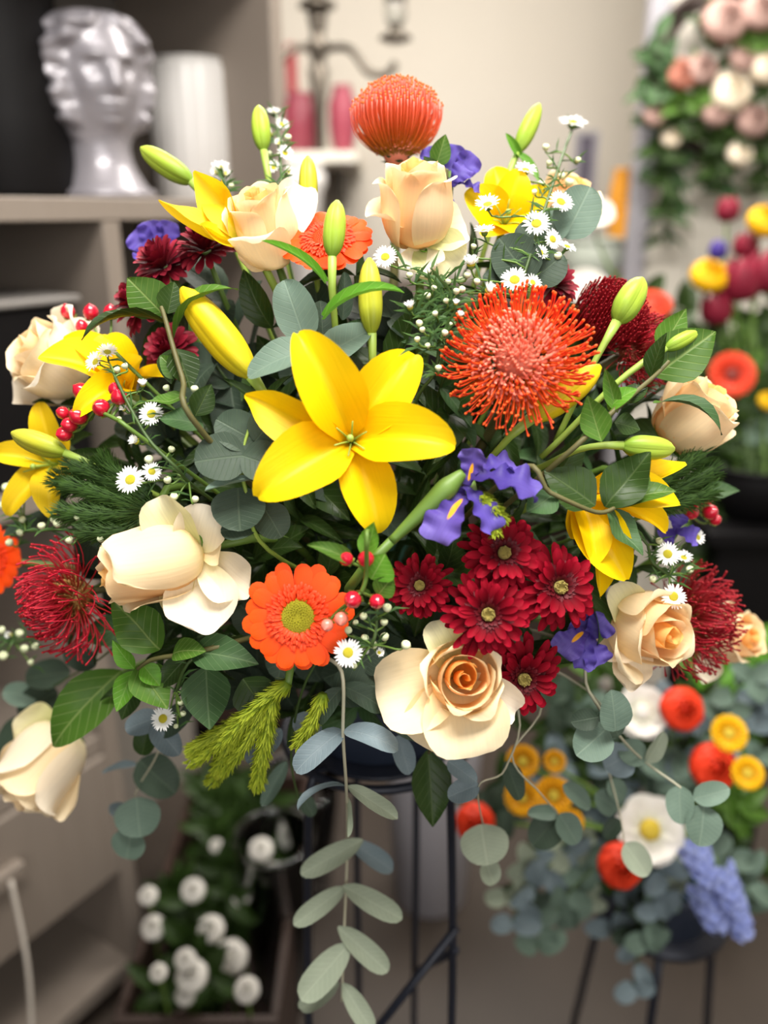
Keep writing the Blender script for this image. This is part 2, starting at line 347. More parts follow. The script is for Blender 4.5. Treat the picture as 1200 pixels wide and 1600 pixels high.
# shelf wall: local x = out of the shelf front, y = along it, z = up
A33 = R(33); SU = Vector((math.sin(A33), math.cos(A33), 0)); SN = Vector((math.cos(A33), -math.sin(A33), 0))
F0 = P(180, 330, 1.30)
SH = Matrix(((SN.x, SU.x, 0, F0.x), (SN.y, SU.y, 0, F0.y), (0, 0, 1, 0), (0, 0, 0, 1)))
SHi = SH.inverted()
def on_shelf(px, py, out=0.0):       # where the pixel's ray meets the plane parallel to the shelf front
    d = (P(px, py, 1) - CAM); o = SHi @ CAM; dl = SHi.to_3x3() @ d; k = (out - o.x) / dl.x
    return o + dl * k
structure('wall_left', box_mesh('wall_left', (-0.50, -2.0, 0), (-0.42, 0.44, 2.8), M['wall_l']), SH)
t_mid = on_shelf(180, 400).y; t_r = on_shelf(433, 150).y; t_low = on_shelf(217, 1400).y
zb = on_shelf(120, 327).z; ztop = zb + 0.40; TH = 0.034
zd1 = on_shelf(205, 1343).z; zd0 = zd1 + 0.26
sh = Thing('shelf_unit', 'greige laminate open shelving unit holding the silver head vase', 'shelf', SH @ Vector((0, t_mid, 0)))
def sbox(name, lo, hi, mat, parent=None, bev=0.002):
    return sh.add(name, box_mesh(name, lo, hi, mat, bev), SH, parent)
D = -0.40
sbox('shelf_board', (D, -1.2, zb - TH/2), (0, t_r + 0.02, zb + TH/2), M['shelf'])
sbox('shelf_board', (D, -1.2, ztop), (0, t_r + 0.02, ztop + TH), M['shelf'])
sbox('shelf_board', (D, -1.2, zb - 0.44), (0, t_r + 0.02, zb - 0.44 + TH), M['shelf'])
sbox('upright', (D, t_r - 0.012, zb - 0.44), (0.001, t_r + 0.022, ztop + TH), M['shelf'])
sbox('upright', (D, t_mid - 0.017, zb - 0.43), (-0.001, t_mid + 0.017, zb - TH/2), M['shelf'])
sbox('back_panel', (D - 0.012, -1.2, zb - 0.44), (D, t_r + 0.02, ztop + TH), M['shelf_in'], bev=0)
sbox('side_panel', (D, t_low - 0.034, 0.0), (0.0, t_low, zb - 0.44), M['shelf'])
sbox('shelf_board', (D, -1.2, 0.06), (-0.004, t_low - 0.034, 0.06 + TH), M['shelf'])
sbox('shelf_board', (D, -1.2, zd0 + 0.004), (-0.004, t_low - 0.034, zd0 + 0.004 + TH), M['shelf'])
sbox('back_panel', (D - 0.012, -1.2, 0.0), (D, t_low, zb - 0.44), M['shelf_in'], bev=0)
dr = sbox('drawer_front', (-0.30, t_low - 0.62, zd1), (0.004, t_low - 0.036, zd0), M['shelf'])
kb = on_shelf(12, 1372, 0.02)
mb = MB(); mb.box((0.004, kb.y - 0.03, kb.z - 0.014), (0.026, kb.y + 0.03, kb.z + 0.014), None, 0.003); sh.add('handle', mb.mesh('handle', M['shelf'], False), SH, dr)
a = SH @ Vector((0.028, kb.y, kb.z)); b_ = P(50, 1640, (a - CAM).dot(FWD) + 0.02)
mb = MB(); mb.tube(spline([a, a.lerp(b_, 0.5) + RIGHT * 0.01, b_, b_ - UP * 0.1], 6), 0.004, 6)
single('string', mb.mesh('string', M['cord']), 'pale string hanging from the drawer handle of the shelving unit', 'string')

# black items on the shelf
def on_board(px, out, z): q = on_shelf(px, 330, out); return SH @ Vector((out, q.y, z))
zt = zb + TH / 2
t = Thing('black_vase', 'tall glossy black vase standing beside the silver head vase', 'vase', on_board(30, -0.22, zt))
mb = MB(); mb.lathe([(0.10, 0), (0.105, 0.01), (0.10, 0.12), (0.095, 0.28), (0.10, 0.36), (0.09, 0.36), (0.085, 0.30), (0.08, 0.02)], 28)
t.add('body', mb.mesh('black_vase_body', M['black']), t.T)
mb = MB(); mb.lathe([(0.098, 0.352), (0.106, 0.358), (0.100, 0.366), (0.092, 0.360)], 28, None, False); t.add('rim', mb.mesh('black_vase_rim', M['black']), t.T)
q = on_shelf(20, 480, -0.05)
t = Thing('black_crate', 'black storage crate in the lower shelf compartment behind the cream rose', 'crate', SH @ Vector((-0.2, t_mid - 0.26, zb - 0.44 + TH)))
t.add('body', box_mesh('crate_body', (-0.36, t_mid - 0.42, zb - 0.44 + TH), (-0.03, t_mid - 0.06, q.z), M['black'], 0.006), SH)
t.add('rim', box_mesh('crate_rim', (-0.365, t_mid - 0.425, q.z + 0.0005), (-0.022, t_mid - 0.055, q.z + 0.012), M['shelf_in'], 0.003), SH)

# silver head vase
def head_vase():
    nz, nt_ = 150, 150; H = 0.30
    prof = curve([(0, .074), (.012, .078), (.03, .068), (.06, .054), (.09, .050), (.115, .056), (.14, .066), (.17, .074), (.21, .079), (.25, .074), (.28, .058), (.295, .038), (.30, .02)])
    G = np.zeros((nz, nt_, 3)); g = lambda x, s: np.exp(-(x / s) ** 2)
    for i in range(nz):
        z = H * i / (nz - 1); r0 = float(prof(z))
        th = np.linspace(-math.pi, math.pi, nt_, endpoint=False)
        head = 1 / (1 + math.exp(-(z - .115) / .006)); r = np.full(nt_, r0) * (1 + 0.10 * head * np.cos(th) ** 2)
        hair_line = 0.95 + 0.25 * np.sin(z * 40) * 0.3 - max(0, (z - .235)) * 14
        hair = head / (1 + np.exp(-(np.abs(th) - hair_line) / 0.07)); face = head * (1 - hair)
        r += face * (.017 * g(th, .13) * (g(z - .178, .014) + .55 * g(z - .20, .016)) - .011 * (g(th - .36, .17) + g(th + .36, .17)) * g(z - .208, .012)
             + .006 * g(np.abs(th) - .34, .25) * g(z - .226, .008) + .008 * g(th, .24) * (g(z - .154, .005) + g(z - .143, .006)) + .010 * g(th, .28) * g(z - .123, .011)
             + .004 * (g(np.abs(th) - .5, .18)) * g(z - .175, .018) - .006 * face * (np.abs(th) / .9) ** 2
             + .004 * (g(th - .36, .10) + g(th + .36, .10)) * g(z - .207, .006))
        lock = .75 * np.sin(z * 150 + 2.6 * np.sin(th * 3.0 + z * 31) + np.abs(th) * 5) + .55 * np.sin(z * 83 - np.abs(th) * 11 + 1.5 * np.sin(z * 57)) + .4 * np.sin(z * 260 + 3 * np.sin(th * 4) + th * 7)
        r += hair * (.020 + .0075 * lock * min(1, (H - z) / .03 + .2))
        if .06 < z < .16: r += (1 - head * 0) * .016 * g(np.abs(th) - 2.2, .8) * g(z - .125, .028) * (1 + .4 * np.sin(z * 240 + th * 3))
        G[i, :, 0] = r * np.sin(th); G[i, :, 1] = -r * np.cos(th) * 1.0; G[i, :, 2] = z
    b = MB(); b.grid(G, None, True); b.f += [tuple(range(nt_ - 1, -1, -1)), tuple((nz - 1) * nt_ + k for k in range(nt_))]
    return b
base = on_board(168, -0.13, zt)
t = Thing('head_vase', 'silver glazed classical head vase with wavy hair on the shelf', 'vase', base)
HS = Matrix.Translation(base) @ Matrix.Rotation(R(40), 4, 'Z') @ Matrix.Diagonal((.96, .96, .93, 1))
t.add('head', head_vase().mesh('vase_head', M['silver']), HS)
mb = MB(); mb.lathe([(.078, 0), (.088, .002), (.090, .010), (.082, .016), (.074, .016)], 40); t.add('foot', mb.mesh('vase_foot', M['silver']), HS)

# white ribbed vase
base = on_board(312, -0.20, zt)
t = Thing('ribbed_vase', 'white ribbed ceramic cylinder vase beside the silver head vase', 'vase', base)
n = 144; prof = [(.070, 0), (.074, .004), (.075, .12), (.073, .235), (.068, .248), (.060, .250), (.058, .244), (.060, .02)]
G = np.array([[((r + (.0012 * math.cos(24 * 2 * math.pi * k / n) if 1 <= i <= 3 else 0)) * math.cos(2 * math.pi * k / n), (r + (.0012 * math.cos(24 * 2 * math.pi * k / n) if 1 <= i <= 3 else 0)) * math.sin(2 * math.pi * k / n), z) for k in range(n)] for i, (r, z) in enumerate(prof)])
mb = MB(); mb.grid(G, None, True); mb.f.append(tuple(range(n - 1, -1, -1))); mb.f.append(tuple(7 * n + k for k in range(n)))
t.add('body', mb.mesh('ribbed_body', M['white_cer']), Matrix.Translation(base) @ Matrix.Diagonal((1.08, 1.08, 1.0, 1)))
mb = MB(); mb.lathe([(.066, .2475), (.072, .2495), (.068, .254), (.0615, .252)], 48, None, False); t.add('rim', mb.mesh('ribbed_rim', M['white_cer']), Matrix.Translation(base) @ Matrix.Diagonal((1.08, 1.08, 1, 1)))

# console table against the back wall: carries candelabra, picture, bottles
TZ = P(900, 445, 2.75).z
t = Thing('console_table', 'long dark wood console table along the cream back wall', 'table', (0.2, 2.75, 0))
t.add('table_top', box_mesh('table_top', (-1.05, 2.45, TZ - 0.04), (1.9, 3.15, TZ), M['dark_wood'], 0.004), Matrix())
for x in (-0.98, 1.80):
    for y in (2.52, 3.06): t.add('leg', box_mesh('console_leg', (x, y, 0), (x + 0.06, y + 0.06, TZ - 0.04), M['dark_wood']), Matrix())
t.add('back_board', box_mesh('back_board', (-0.98, 3.10, 0.05), (1.86, 3.13, TZ - 0.04), M['dark_wood']), Matrix())

def along(px, py, y):                # point on the pixel's ray at world y
    d = P(px, py, 1) - CAM; return CAM + d * (y / d.y)
# candelabra
c = along(500, 200, 2.7); base = Vector((c.x, 2.7, TZ)); ztop_c = along(500, 30, 2.7).z
t = Thing('candelabra', 'pewter candelabra with curved arms on the console table', 'candelabra', base)
def zof(py): return along(500, py, 2.7).z - TZ
def pf(l): return [(r, zof(y)) for r, y in l]
mb = MB(); mb.lathe([(.07, 0), (.075, .01), (.04, .03), (.02, .05), (.017, .06)], 20); t.add('foot', mb.mesh('candelabra_foot', M['pewter']), t.T)
mb = MB(); mb.lathe([(.016, .05), (.014, zof(240)), (.016, zof(180)), (.03, zof(110)), (.018, zof(102)), (.026, zof(85)), (.036, zof(70)), (.018, zof(60)), (.024, zof(40)), (.03, zof(22))], 20)
t.add('column', mb.mesh('candelabra_column', M['pewter']), t.T)
mb = MB(); mb.lathe(pf([(.02, 20), (.055, 12), (.05, 4), (.025, 0), (.03, -20), (.05, -28)]), 20); t.add('drip_pan', mb.mesh('drip_pan', M['pewter']), t.T)
for k, (tx, ty) in enumerate(((618, 112), (384, 108))):
    a = along(503, 78, 2.7); pts = [a, along(545 if k == 0 else 458, 76, 2.66), along(575 if k == 0 else 425, 112, 2.63), along(tx - 14 if k == 0 else tx + 14, 116, 2.62), along(tx, 98, 2.62)]
    mb = MB(); mb.tube(spline(pts, 6), .011, 8); t.world('arm', mb, M['pewter'])
# small hanging lantern
c = along(618, 30, 2.5)
t = Thing('hanging_lantern', 'small pewter candle lantern hanging in front of the cream wall', 'lantern', c - Vector((0, 0, .07)))
def lo(py): return along(618, py, 2.5).z - t.base.z
mb = MB(); mb.lathe([(.02, lo(68)), (.045, lo(62)), (.040, lo(56)), (.016, lo(50)), (.014, lo(44)), (.02, lo(40))], 18); t.add('cup', mb.mesh('lantern_cup', M['pewter']), t.T)
mb = MB(); mb.lathe([(.016, lo(40)), (.028, lo(30)), (.030, lo(12)), (.022, lo(4))], 18); t.add('glass_shade', mb.mesh('lantern_glass', M['glass']), t.T)
mb = MB(); mb.lathe([(.02, lo(4)), (.03, lo(2)), (.028, lo(-6)), (.008, lo(-14)), (.006, lo(-30))], 18); mb.tube([(0, 0, lo(-28)), (0, 0, 2.8 - t.base.z)], .003, 6); t.add('cap', mb.mesh('lantern_cap', M['pewter']), t.T)
# pink-red things by the wall
def pot_thing(name, label, cat, px, py_top, py_bot, y, hw_px, mat, mouth=0.8):
    a = along(px, py_bot, y); h = along(px, py_top, y).z - a.z; s = (a - CAM).dot(FWD) / FPX; r = hw_px * s
    base = Vector((a.x, y, TZ)); t = Thing(name, label, cat, base); h = along(px, py_top, y).z - TZ; z0 = a.z - TZ
    m = MB(); m.lathe([(r * .55, 0), (r * .6, .005), (r * .85, max(.01, z0)), (r, z0 + (h - z0) * .35), (r * .98, z0 + (h - z0) * .7), (r * mouth * .8, h * .98), (r * mouth * .8, h), (r * mouth * .6, h), (r * mouth * .55, h * .9)], 24)
    t.add('body', m.mesh(name + '_body', mat), t.T)
    m = MB(); m.lathe([(r * mouth * .7, h - .004), (r * mouth * .88, h), (r * mouth * .82, h + .008), (r * mouth * .62, h + .004)], 24, None, False); t.add('rim', m.mesh(name + '_rim', mat), t.T)
LZ = along(470, 243, 2.75).z
t = Thing('wall_ledge', 'small pale ledge shelf fixed to the cream back wall under the pink vases', 'shelf', (along(470, 243, 2.9).x, 3.25, LZ - .03))
xa, xb = along(395, 243, 2.75).x, along(560, 243, 2.75).x
t.add('board', box_mesh('ledge_board', (xa, 2.55, LZ - .03), (xb, 3.25, LZ), M['white_p'], .003), Matrix())
for x_ in (xa + .05, xb - .08): t.add('bracket', box_mesh('ledge_bracket', (x_, 3.0, LZ - .12), (x_ + .03, 3.25, LZ - .0305), M['pewter']), Matrix())
TZ_keep = TZ; TZ = LZ
pot_thing('pink_vase', 'glossy pink red round vase beside the candelabra column', 'vase', 536, 138, 222, 2.75, 22, M['pinkred'])
pot_thing('pink_jar', 'deep pink jar partly behind the candelabra column', 'vase', 470, 150, 228, 2.85, 30, M['pinkred'])
TZ = TZ_keep; pot_thing('white_bowl', 'white ceramic jar on the console table behind the white asters', 'jar', 468, 262, 300, 2.55, 42, M['white_cer'], 1.1)
TZ = TZ_keep
c0 = along(437, 30, 2.85); c1 = along(437, 135, 2.85)
o = single('red_banner', box_mesh('red_banner', (-.018, -.006, 0), (.018, .006, c0.z - c1.z), M['red'], .002), 'narrow red paper banner hanging beside the shelf end', 'banner', M=Matrix.Translation((c1.x, WY - .012, c1.z)))
# framed picture
a = along(892, 300, 3.0); b_ = along(936, 205, 3.0)
t = Thing('framed_picture', 'small dark framed picture leaning at the back wall', 'picture', (a.x, 3.0, TZ))
t.add('picture_panel', box_mesh('picture_panel', (a.x + .012, 2.992, TZ + .012), (b_.x - .012, 3.0, b_.z - .012), M['picture']), Matrix())
for lo_, hi_ in (((a.x, 2.985, TZ), (a.x + .014, 3.01, b_.z)), ((b_.x - .014, 2.985, TZ), (b_.x, 3.01, b_.z)), ((a.x + .014, 2.985, TZ), (b_.x - .014, 3.01, TZ + .014)), ((a.x + .014, 2.985, b_.z - .014), (b_.x - .014, 3.01, b_.z))):
    t.add('frame_rail', box_mesh('frame_rail', lo_, hi_, M['lav'], .001), Matrix())
pot_thing('amber_vase', 'tall narrow amber orange vase on the console table', 'vase', 963, 268, 370, 2.6, 17, M['amber'], .9)
pot_thing('amber_jar', 'short amber orange jar in front of the tall amber vase', 'vase', 975, 320, 392, 2.5, 17, M['amber'], .9)
pot_thing('pale_planter', 'pale grey green planter bowl on the console table', 'planter', 925, 375, 430, 2.5, 45, plain('pale_green_ceramic', '#a9b0a4', '#b6bcb0', .5), 1.15)

# white display board with mouldings at right
a = along(985, 0, 2.9); xb0 = along(985, 300, 2.9).x
t = Thing('display_board', 'tall white wooden display board carrying the pink hanging flowers', 'board', (xb0 + .5, 2.4, 0))
YB = 2.40; x0 = along(990, 300, YB).x
t.add('frame_rail', box_mesh('board_stile', (x0, YB, 0), (x0 + .05, YB + .05, 2.6), M['lav'], .004), Matrix())
for k in range(7):
    t.add('plank', box_mesh('plank', (x0 + .053 + k * .12, YB + .012 + .003 * (k % 2), .0), (x0 + .17 + k * .12, YB + .04, 2.6), M['white_p'], .003), Matrix())

# floor things behind the stand
def floor_bucket(name, label, px, py, d, r, h, mat, glassy=False):
    p = P(px, py, d); base = Vector((p.x, p.y, 0)); t = Thing(name, label, 'vase' if glassy else 'bucket', base)
    m = MB(); m.lathe([(r * .72, 0), (r * .76, .004), (r * .9, h * .55), (r, h - .004), (r * .97, h), (r * .94, h - .006), (r * .72, .02)], 28); t.add('body', m.mesh(name, mat), t.T)
    m = MB(); m.lathe([(r * .98, h - .008), (r * 1.04, h - .002), (r * 1.02, h + .006), (r * .95, h + .002)], 28, None, False); t.add('rim', m.mesh(name + '_rim', mat), t.T)
    return t
floor_bucket('glass_vase', 'clear glass vase on the floor behind the stand, beside white blooms', 436, 1430, 1.62, .075, .40, M['glass'], True)
floor_bucket('glass_jar', 'wide clear glass jar on the floor, behind the clear glass vase', 470, 1440, 2.0, .10, .30, M['glass'], True)
floor_bucket('pale_bucket', 'pale lavender grey bucket on the floor behind the iron stand', 672, 1400, 1.95, .11, .55, M['lav'])
cb0 = P(222, 1600, 1.2); CRX0, CRX1, CRY0, CRY1, CRZ = -0.44, -0.17, 0.98, 1.62, .27
t = Thing('dark_crate', 'dark brown wooden crate full of white blooms on the floor', 'crate', ((CRX0 + CRX1) / 2, (CRY0 + CRY1) / 2, 0))
t.add('bottom', box_mesh('crate_bottom', (CRX0, CRY0, 0.0), (CRX1, CRY1, .02), M['dark_wood']), Matrix())
for k in range(3):
    z0_, z1_ = .022 + k * .085, .022 + k * .085 + .075
    for lo_, hi_ in (((CRX0, CRY0, z0_), (CRX1, CRY0 + .015, z1_)), ((CRX0, CRY1 - .015, z0_), (CRX1, CRY1, z1_)), ((CRX0, CRY0 + .016, z0_), (CRX0 + .015, CRY1 - .016, z1_)), ((CRX1 - .015, CRY0 + .016, z0_), (CRX1, CRY1 - .016, z1_))):
        t.add('slat', box_mesh('crate_slat', lo_, hi_, M['dark_wood'], .002), Matrix())
t = Thing('shade_cabinet', 'low dark brown cabinet added for the shaded lower wall behind the white blooms', 'cabinet', (-0.35, 2.35, 0))  # added cabinet; its dark brown carries the shade of the lower wall
t.add('body', box_mesh('cabinet_body', (-0.95, 2.1, .06), (0.25, 2.43, .95), M['dark_wood'], .004), Matrix())
for k in range(2):
    dd = t.add('door', box_mesh('cabinet_door', (-0.94 + k * .6, 2.08, .08), (-0.36 + k * .6, 2.10, .93), M['dark_wood'], .003), Matrix())
    m = MB(); m.ball((-0.40 + k * .12, 2.07, .6), .014, 10); t.world('knob', m, M['pewter'], dd)
t.add('plinth', box_mesh('plinth', (-0.93, 2.12, 0), (0.23, 2.42, .06), M['black']), Matrix())
# ------------------------------------------------------------------ flower building blocks
SHAPES = {
 'lily':  [(0, .22), (.15, .5), (.42, 1), (.62, .97), (.82, .66), (.94, .32), (1, .10)],
 'ovate': [(0, .04), (.08, .38), (.3, .97), (.45, 1), (.7, .72), (.9, .28), (1, .02)],
 'lance': [(0, .05), (.1, .4), (.35, 1), (.6, .85), (.85, .4), (1, .02)],
 'oblong': [(0, .10), (.1, .5), (.35, .92), (.6, 1), (.82, .85), (.95, .5), (1, .12)],
 'round': [(0, .14), (.07, .52), (.25, .92), (.48, 1), (.72, .86), (.9, .55), (.97, .3), (1, .08)],
 'strap': [(0, .55), (.3, 1), (.7, .8), (.9, .4), (1, .03)],
 'gerb': [(0, .45), (.4, .8), (.7, 1), (.88, .86), (.96, .6), (1, .3)],
 'mum': [(0, .3), (.35, .6), (.72, 1), (.9, .82), (.97, .5), (1, .2)],
 'rosep': [(0, .25), (.15, .6), (.4, .95), (.65, 1.02), (.85, .85), (.95, .6), (1, .35)],
 'fall': [(0, .3), (.3, .5), (.6, .95), (.85, 1), (.96, .75), (1, .45)],
}
BL = {}
def blade(shape, mat, bend=((0, 0), (1, 0)), cup=0.0, ruffle=0.0, freq=3.0, nu=11, nv=7, fold=0.0, tip=0.0, seed=0, roll=0.0):
    key = (shape, mat, tuple(bend), cup, ruffle, freq, nu, nv, fold, tip, seed, roll)
    if key in BL: return BL[key]
    u = 0.5 - 0.5 * np.cos(np.pi * np.linspace(0, 1, nu)); u = 0.6 * u + 0.4 * np.linspace(0, 1, nu)
    w_ = curve(SHAPES[shape])(u); th = np.radians(curve(list(bend))(u)); du = np.diff(u)
    tm = (th[1:] + th[:-1]) / 2
    y = np.concatenate([[0], np.cumsum(np.cos(tm) * du)]); z = np.concatenate([[0], np.cumsum(np.sin(tm) * du)])
    a = math.atan2(z[-1], y[-1]); L = math.hypot(y[-1], z[-1]); ca, sa = math.cos(-a), math.sin(-a)
    y, z = (y * ca - z * sa) / L, (y * sa + z * ca) / L; th = th - a
    rs = np.random.RandomState(seed + 11); ph = rs.rand(2) * 6.28
    v = np.linspace(-1, 1, nv); G = np.zeros((nu, nv, 3)); uv = np.zeros((nu, nv, 2))
    for j, q in enumerate(v):
        off = cup * (q * q) * w_ + fold * abs(q) * w_ + ruffle * (abs(q) ** 1.5) * np.sin(freq * 6.283 * u + ph[0 if q < 0 else 1]) * np.minimum(1, u * 2.5)
        off = off + roll * q * w_ * u
        k = 1 - tip * (abs(q) ** 2)
        uu = u
        G[:, j, 0] = q * w_ * (1 - 0.12 * cup * q * q)
        G[:, j, 1] = y - np.sin(th) * off; G[:, j, 2] = z + np.cos(th) * off
        if tip:
            G[:, j, 1] -= tip * (q * q) * (u ** 3)
        uv[:, j, 0] = 0.5 + 0.5 * q * np.maximum(w_, .15); uv[:, j, 1] = uu
    m = mesh_of(shape, G.reshape(-1, 3), grid_faces(nu, nv), M[mat], uv.reshape(-1, 2)); BL[key] = m
    return m
FC = P(590, 930, 0.84)               # middle of the foam
def foam_point(head):
    v = Vector(head) - FC; v.normalize(); return FC + Vector((v.x * .055, v.y * .055, v.z * .035))
def add_stem(t, head, n, mat='stem', r=0.003, pull=0.10, name='stem'):
    head = Vector(head); L = (head - t.base).length
    mb = MB(); mb.tube(bez(t.base, t.base.lerp(head, .4), head - Vector(n) * min(pull, L * .6), head, 9), [r * 1.1] * 8 + [r], 7); return t.world(name, mb, M[mat])

# ---- rose
def rose_petal(prof, phi, alpha, z_s, edge=.2, rip=.6, spiral=1.5, nu=11, nv=11, seed=0, point=0.04, side=1.8, skew=0.0):
    rs = np.random.RandomState(seed); xs = [i / (len(prof) - 1) for i in range(len(prof))]
    fr = curve(list(zip(xs, [p[0] for p in prof]))); fz = curve(list(zip(xs, [p[1] * z_s for p in prof])))
    wf = curve([(0, .55), (.25, .85), (.6, 1), (.85, .9), (1, .72)]); u = np.linspace(0, 1, nu); ph = rs.rand(3) * 6.28
    G = np.zeros((nu, nv, 3)); uv = np.zeros((nu, nv, 2))
    for j, v in enumerate(np.linspace(-1, 1, nv)):
        uu = u * (1 - edge * abs(v) ** 2.6 + point * math.exp(-(v / .25) ** 2) - point)
        a = phi + alpha * v * wf(u) + skew * (u - .3)
        r = fr(uu) + spiral * (v + 1) / 2 + rip * u ** 2 * (np.sin(v * 4 + ph[0]) + .5 * np.sin(v * 9 + ph[1]))
        r = r + side * u ** 3 * abs(v) ** 3
        G[:, j, 0] = r * np.cos(a); G[:, j, 1] = r * np.sin(a); G[:, j, 2] = fz(uu) + rip * 1.2 * u ** 2 * np.sin(v * 5 + ph[2])
        uv[:, j, 0] = .5 + .5 * v; uv[:, j, 1] = uu
    return G, uv
def rose(label, px, py, d, n, size, tall=1.15, op=.5, roll=0, guards=(), seed=0, name='rose', outer_n=5, generic=2, mats=('rose_core', 'rose_mid', 'rose_out'), stem_mat='stem', base=None, group=None):
    n = DV(*n); s = size * d / FPX / 26; loc = P(px, py, d)
    t = Thing(name, label, 'rose', base if base is not None else foam_point(loc), group); rs = random.Random(seed)
    MM = frame(n, roll, loc, s) @ Matrix.Translation((0, 0, -24 * tall)); MM = MM.copy()
    bottom = MM @ Vector((0, 0, -6))
    def put(prof, phi, al, mat, **k):
        G, uv = rose_petal(prof, phi, al, tall, seed=rs.randrange(9999), **k)
        tl = (.02 if mat == mats[0] else .06); b = MB(); b.grid(G, uv.reshape(-1, 2)); t.add('petal', b.mesh('rose_petal', M[mat]), MM @ Matrix.Rotation(rs.uniform(-tl, tl), 4, 'X') @ Matrix.Rotation(rs.uniform(-tl, tl), 4, 'Y'))
    ph = rs.random() * 6.28
    for i in range(4):
        k = 2.4 + 2.9 * i; put([(1.5, 4), (k, 14), (k * 1.12, 32), (k * .95 , 45 - i * .8), (k * .9, 50.5 - i * 1.2)], ph, R(125 - i * 11), mats[0], edge=.06, rip=.15, spiral=2.2); ph += 2.4
    for i in range(4):
        k = 14 + 2.1 * i; f = op * (.05 + .03 * i)
        put([(3, 0), (k * .88, 8), (k * 1.08, 25), (k * (1.0 + f), 41), (k * (1.02 + f * 2), 49 - i * .7)], ph, R(78 - i * 3), mats[1], edge=.14, rip=.4, spiral=2.4, skew=.25, point=.05); ph += 2.4
    for i in range(outer_n):
        k = 22 + .9 * i; f = op * (.08 + .05 * i)
        hh = rs.uniform(-3, 2); put([(3, -3), (k * .84, 3), (k * 1.13, 17), (k * (1.0 + f), 33), (k * (.98 + f * 1.8), 45 - i * op * 2.4 - op * 5 + hh), (k * (1.16 + f * 2.4), 48 - i * op * 3.6 - op * 8 + hh)], ph, R(60), mats[2] if i > 1 else mats[1], edge=.14 + .28 * op, rip=1.0, spiral=3.0, point=.03 + .14 * op, skew=.55, nu=13, nv=13); ph += 2.4
    for i in range(generic):
        k = 26; put([(3, -5), (k * .8, -3), (k * 1.2, 10), (k * 1.4, 24), (k * 1.6, 31), (k * 1.72, 27)], ph, R(50), mats[2], edge=.2, rip=1.2); ph += 2.4
    for (tx, ty, td, wd, nn, bend, mt) in guards:       # opened guard petals given by their tips
        A = MM @ Vector((0, 0, 2)); B = P(tx, ty, d + td)
        A = A + (B - A) * .10
        t.add('petal', blade('rosep', mt, bend, .22, .05, 1.7, 13, 11, seed=rs.randrange(99), tip=.05), between(A, B, wd * d / FPX, DV(*nn)), label='loose outer petal')
    b = MB(); b.lathe([(1.5, -13), (4.5, -10), (5.5, -6), (6.5, -3), (5, 0)], 12); t.add('calyx', b.mesh('rose_calyx', M['stem_light']), MM)
    for i in range(5):
        a = 1.257 * i + 1; o = Vector((math.cos(a), math.sin(a), 0)); A = MM @ (o * 4 + Vector((0, 0, -4))); B = MM @ (o * (17 + 4 * (i % 2)) + Vector((0, 0, -2 + 5 * (i % 3))))
        t.add('sepal', blade('lance', 'leaf_bright', ((0, -25), (1, 25)), .15, nu=7, nv=5), between(A, B, 7 * s, MM.to_3x3() @ Vector((0, 0, 1))))
    add_stem(t, MM @ Vector((0, 0, -12)), n, stem_mat, .0032)
    return t
# ---- lily: petals are (tip x, tip y, tip depth offset, width px, facing, bend)
FL = ((0, 40), (.25, 12), (.6, -8), (.85, -30), (1, -60))
FLC = ((0, 45), (.3, 15), (.6, -5), (1, -20))
def lily(label, px, py, d, petals, n=(0, 0, 1), mat='lily', pist=True, name='lily', depth=.022, back=None):
    c = P(px, py, d); nw = DV(*n); throat = c - nw * depth; t = Thing(name, label, 'lily', foam_point(c))
    for i, (tx, ty, td, wd, nn, bend) in enumerate(petals):
        B = P(tx, ty, d + td); A = throat + (B - throat) * .02
        t.add('petal', blade('lily', mat, bend, .03, .022, 1.7, 17, 11, fold=.14, seed=i), between(A, B, wd * d / FPX, DV(*nn)))
    if pist:
        b = MB(); p1 = throat + nw * .030
        b.tube([throat, throat + nw * .018, p1], [.0014, .0012, .0012], 6); b.ball(p1, .0026, 8); t.world('pistil', b, M['stem_light'])
        for k in range(6):
            a = 1.047 * k + .4; o = (RIGHT * math.cos(a) + UP * math.sin(a)); b = MB(); b.tube(bez(throat, throat + nw * .012 + o * .002, throat + nw * .02 + o * .006, throat + nw * .026 + o * .012, 5), [.0009, .0008, .0007, .0006, .0005], 5)
            t.world('filament', b, M['stem_light'])
    add_stem(t, throat, back or nw, 'stem_light', .003, .05)
    return t
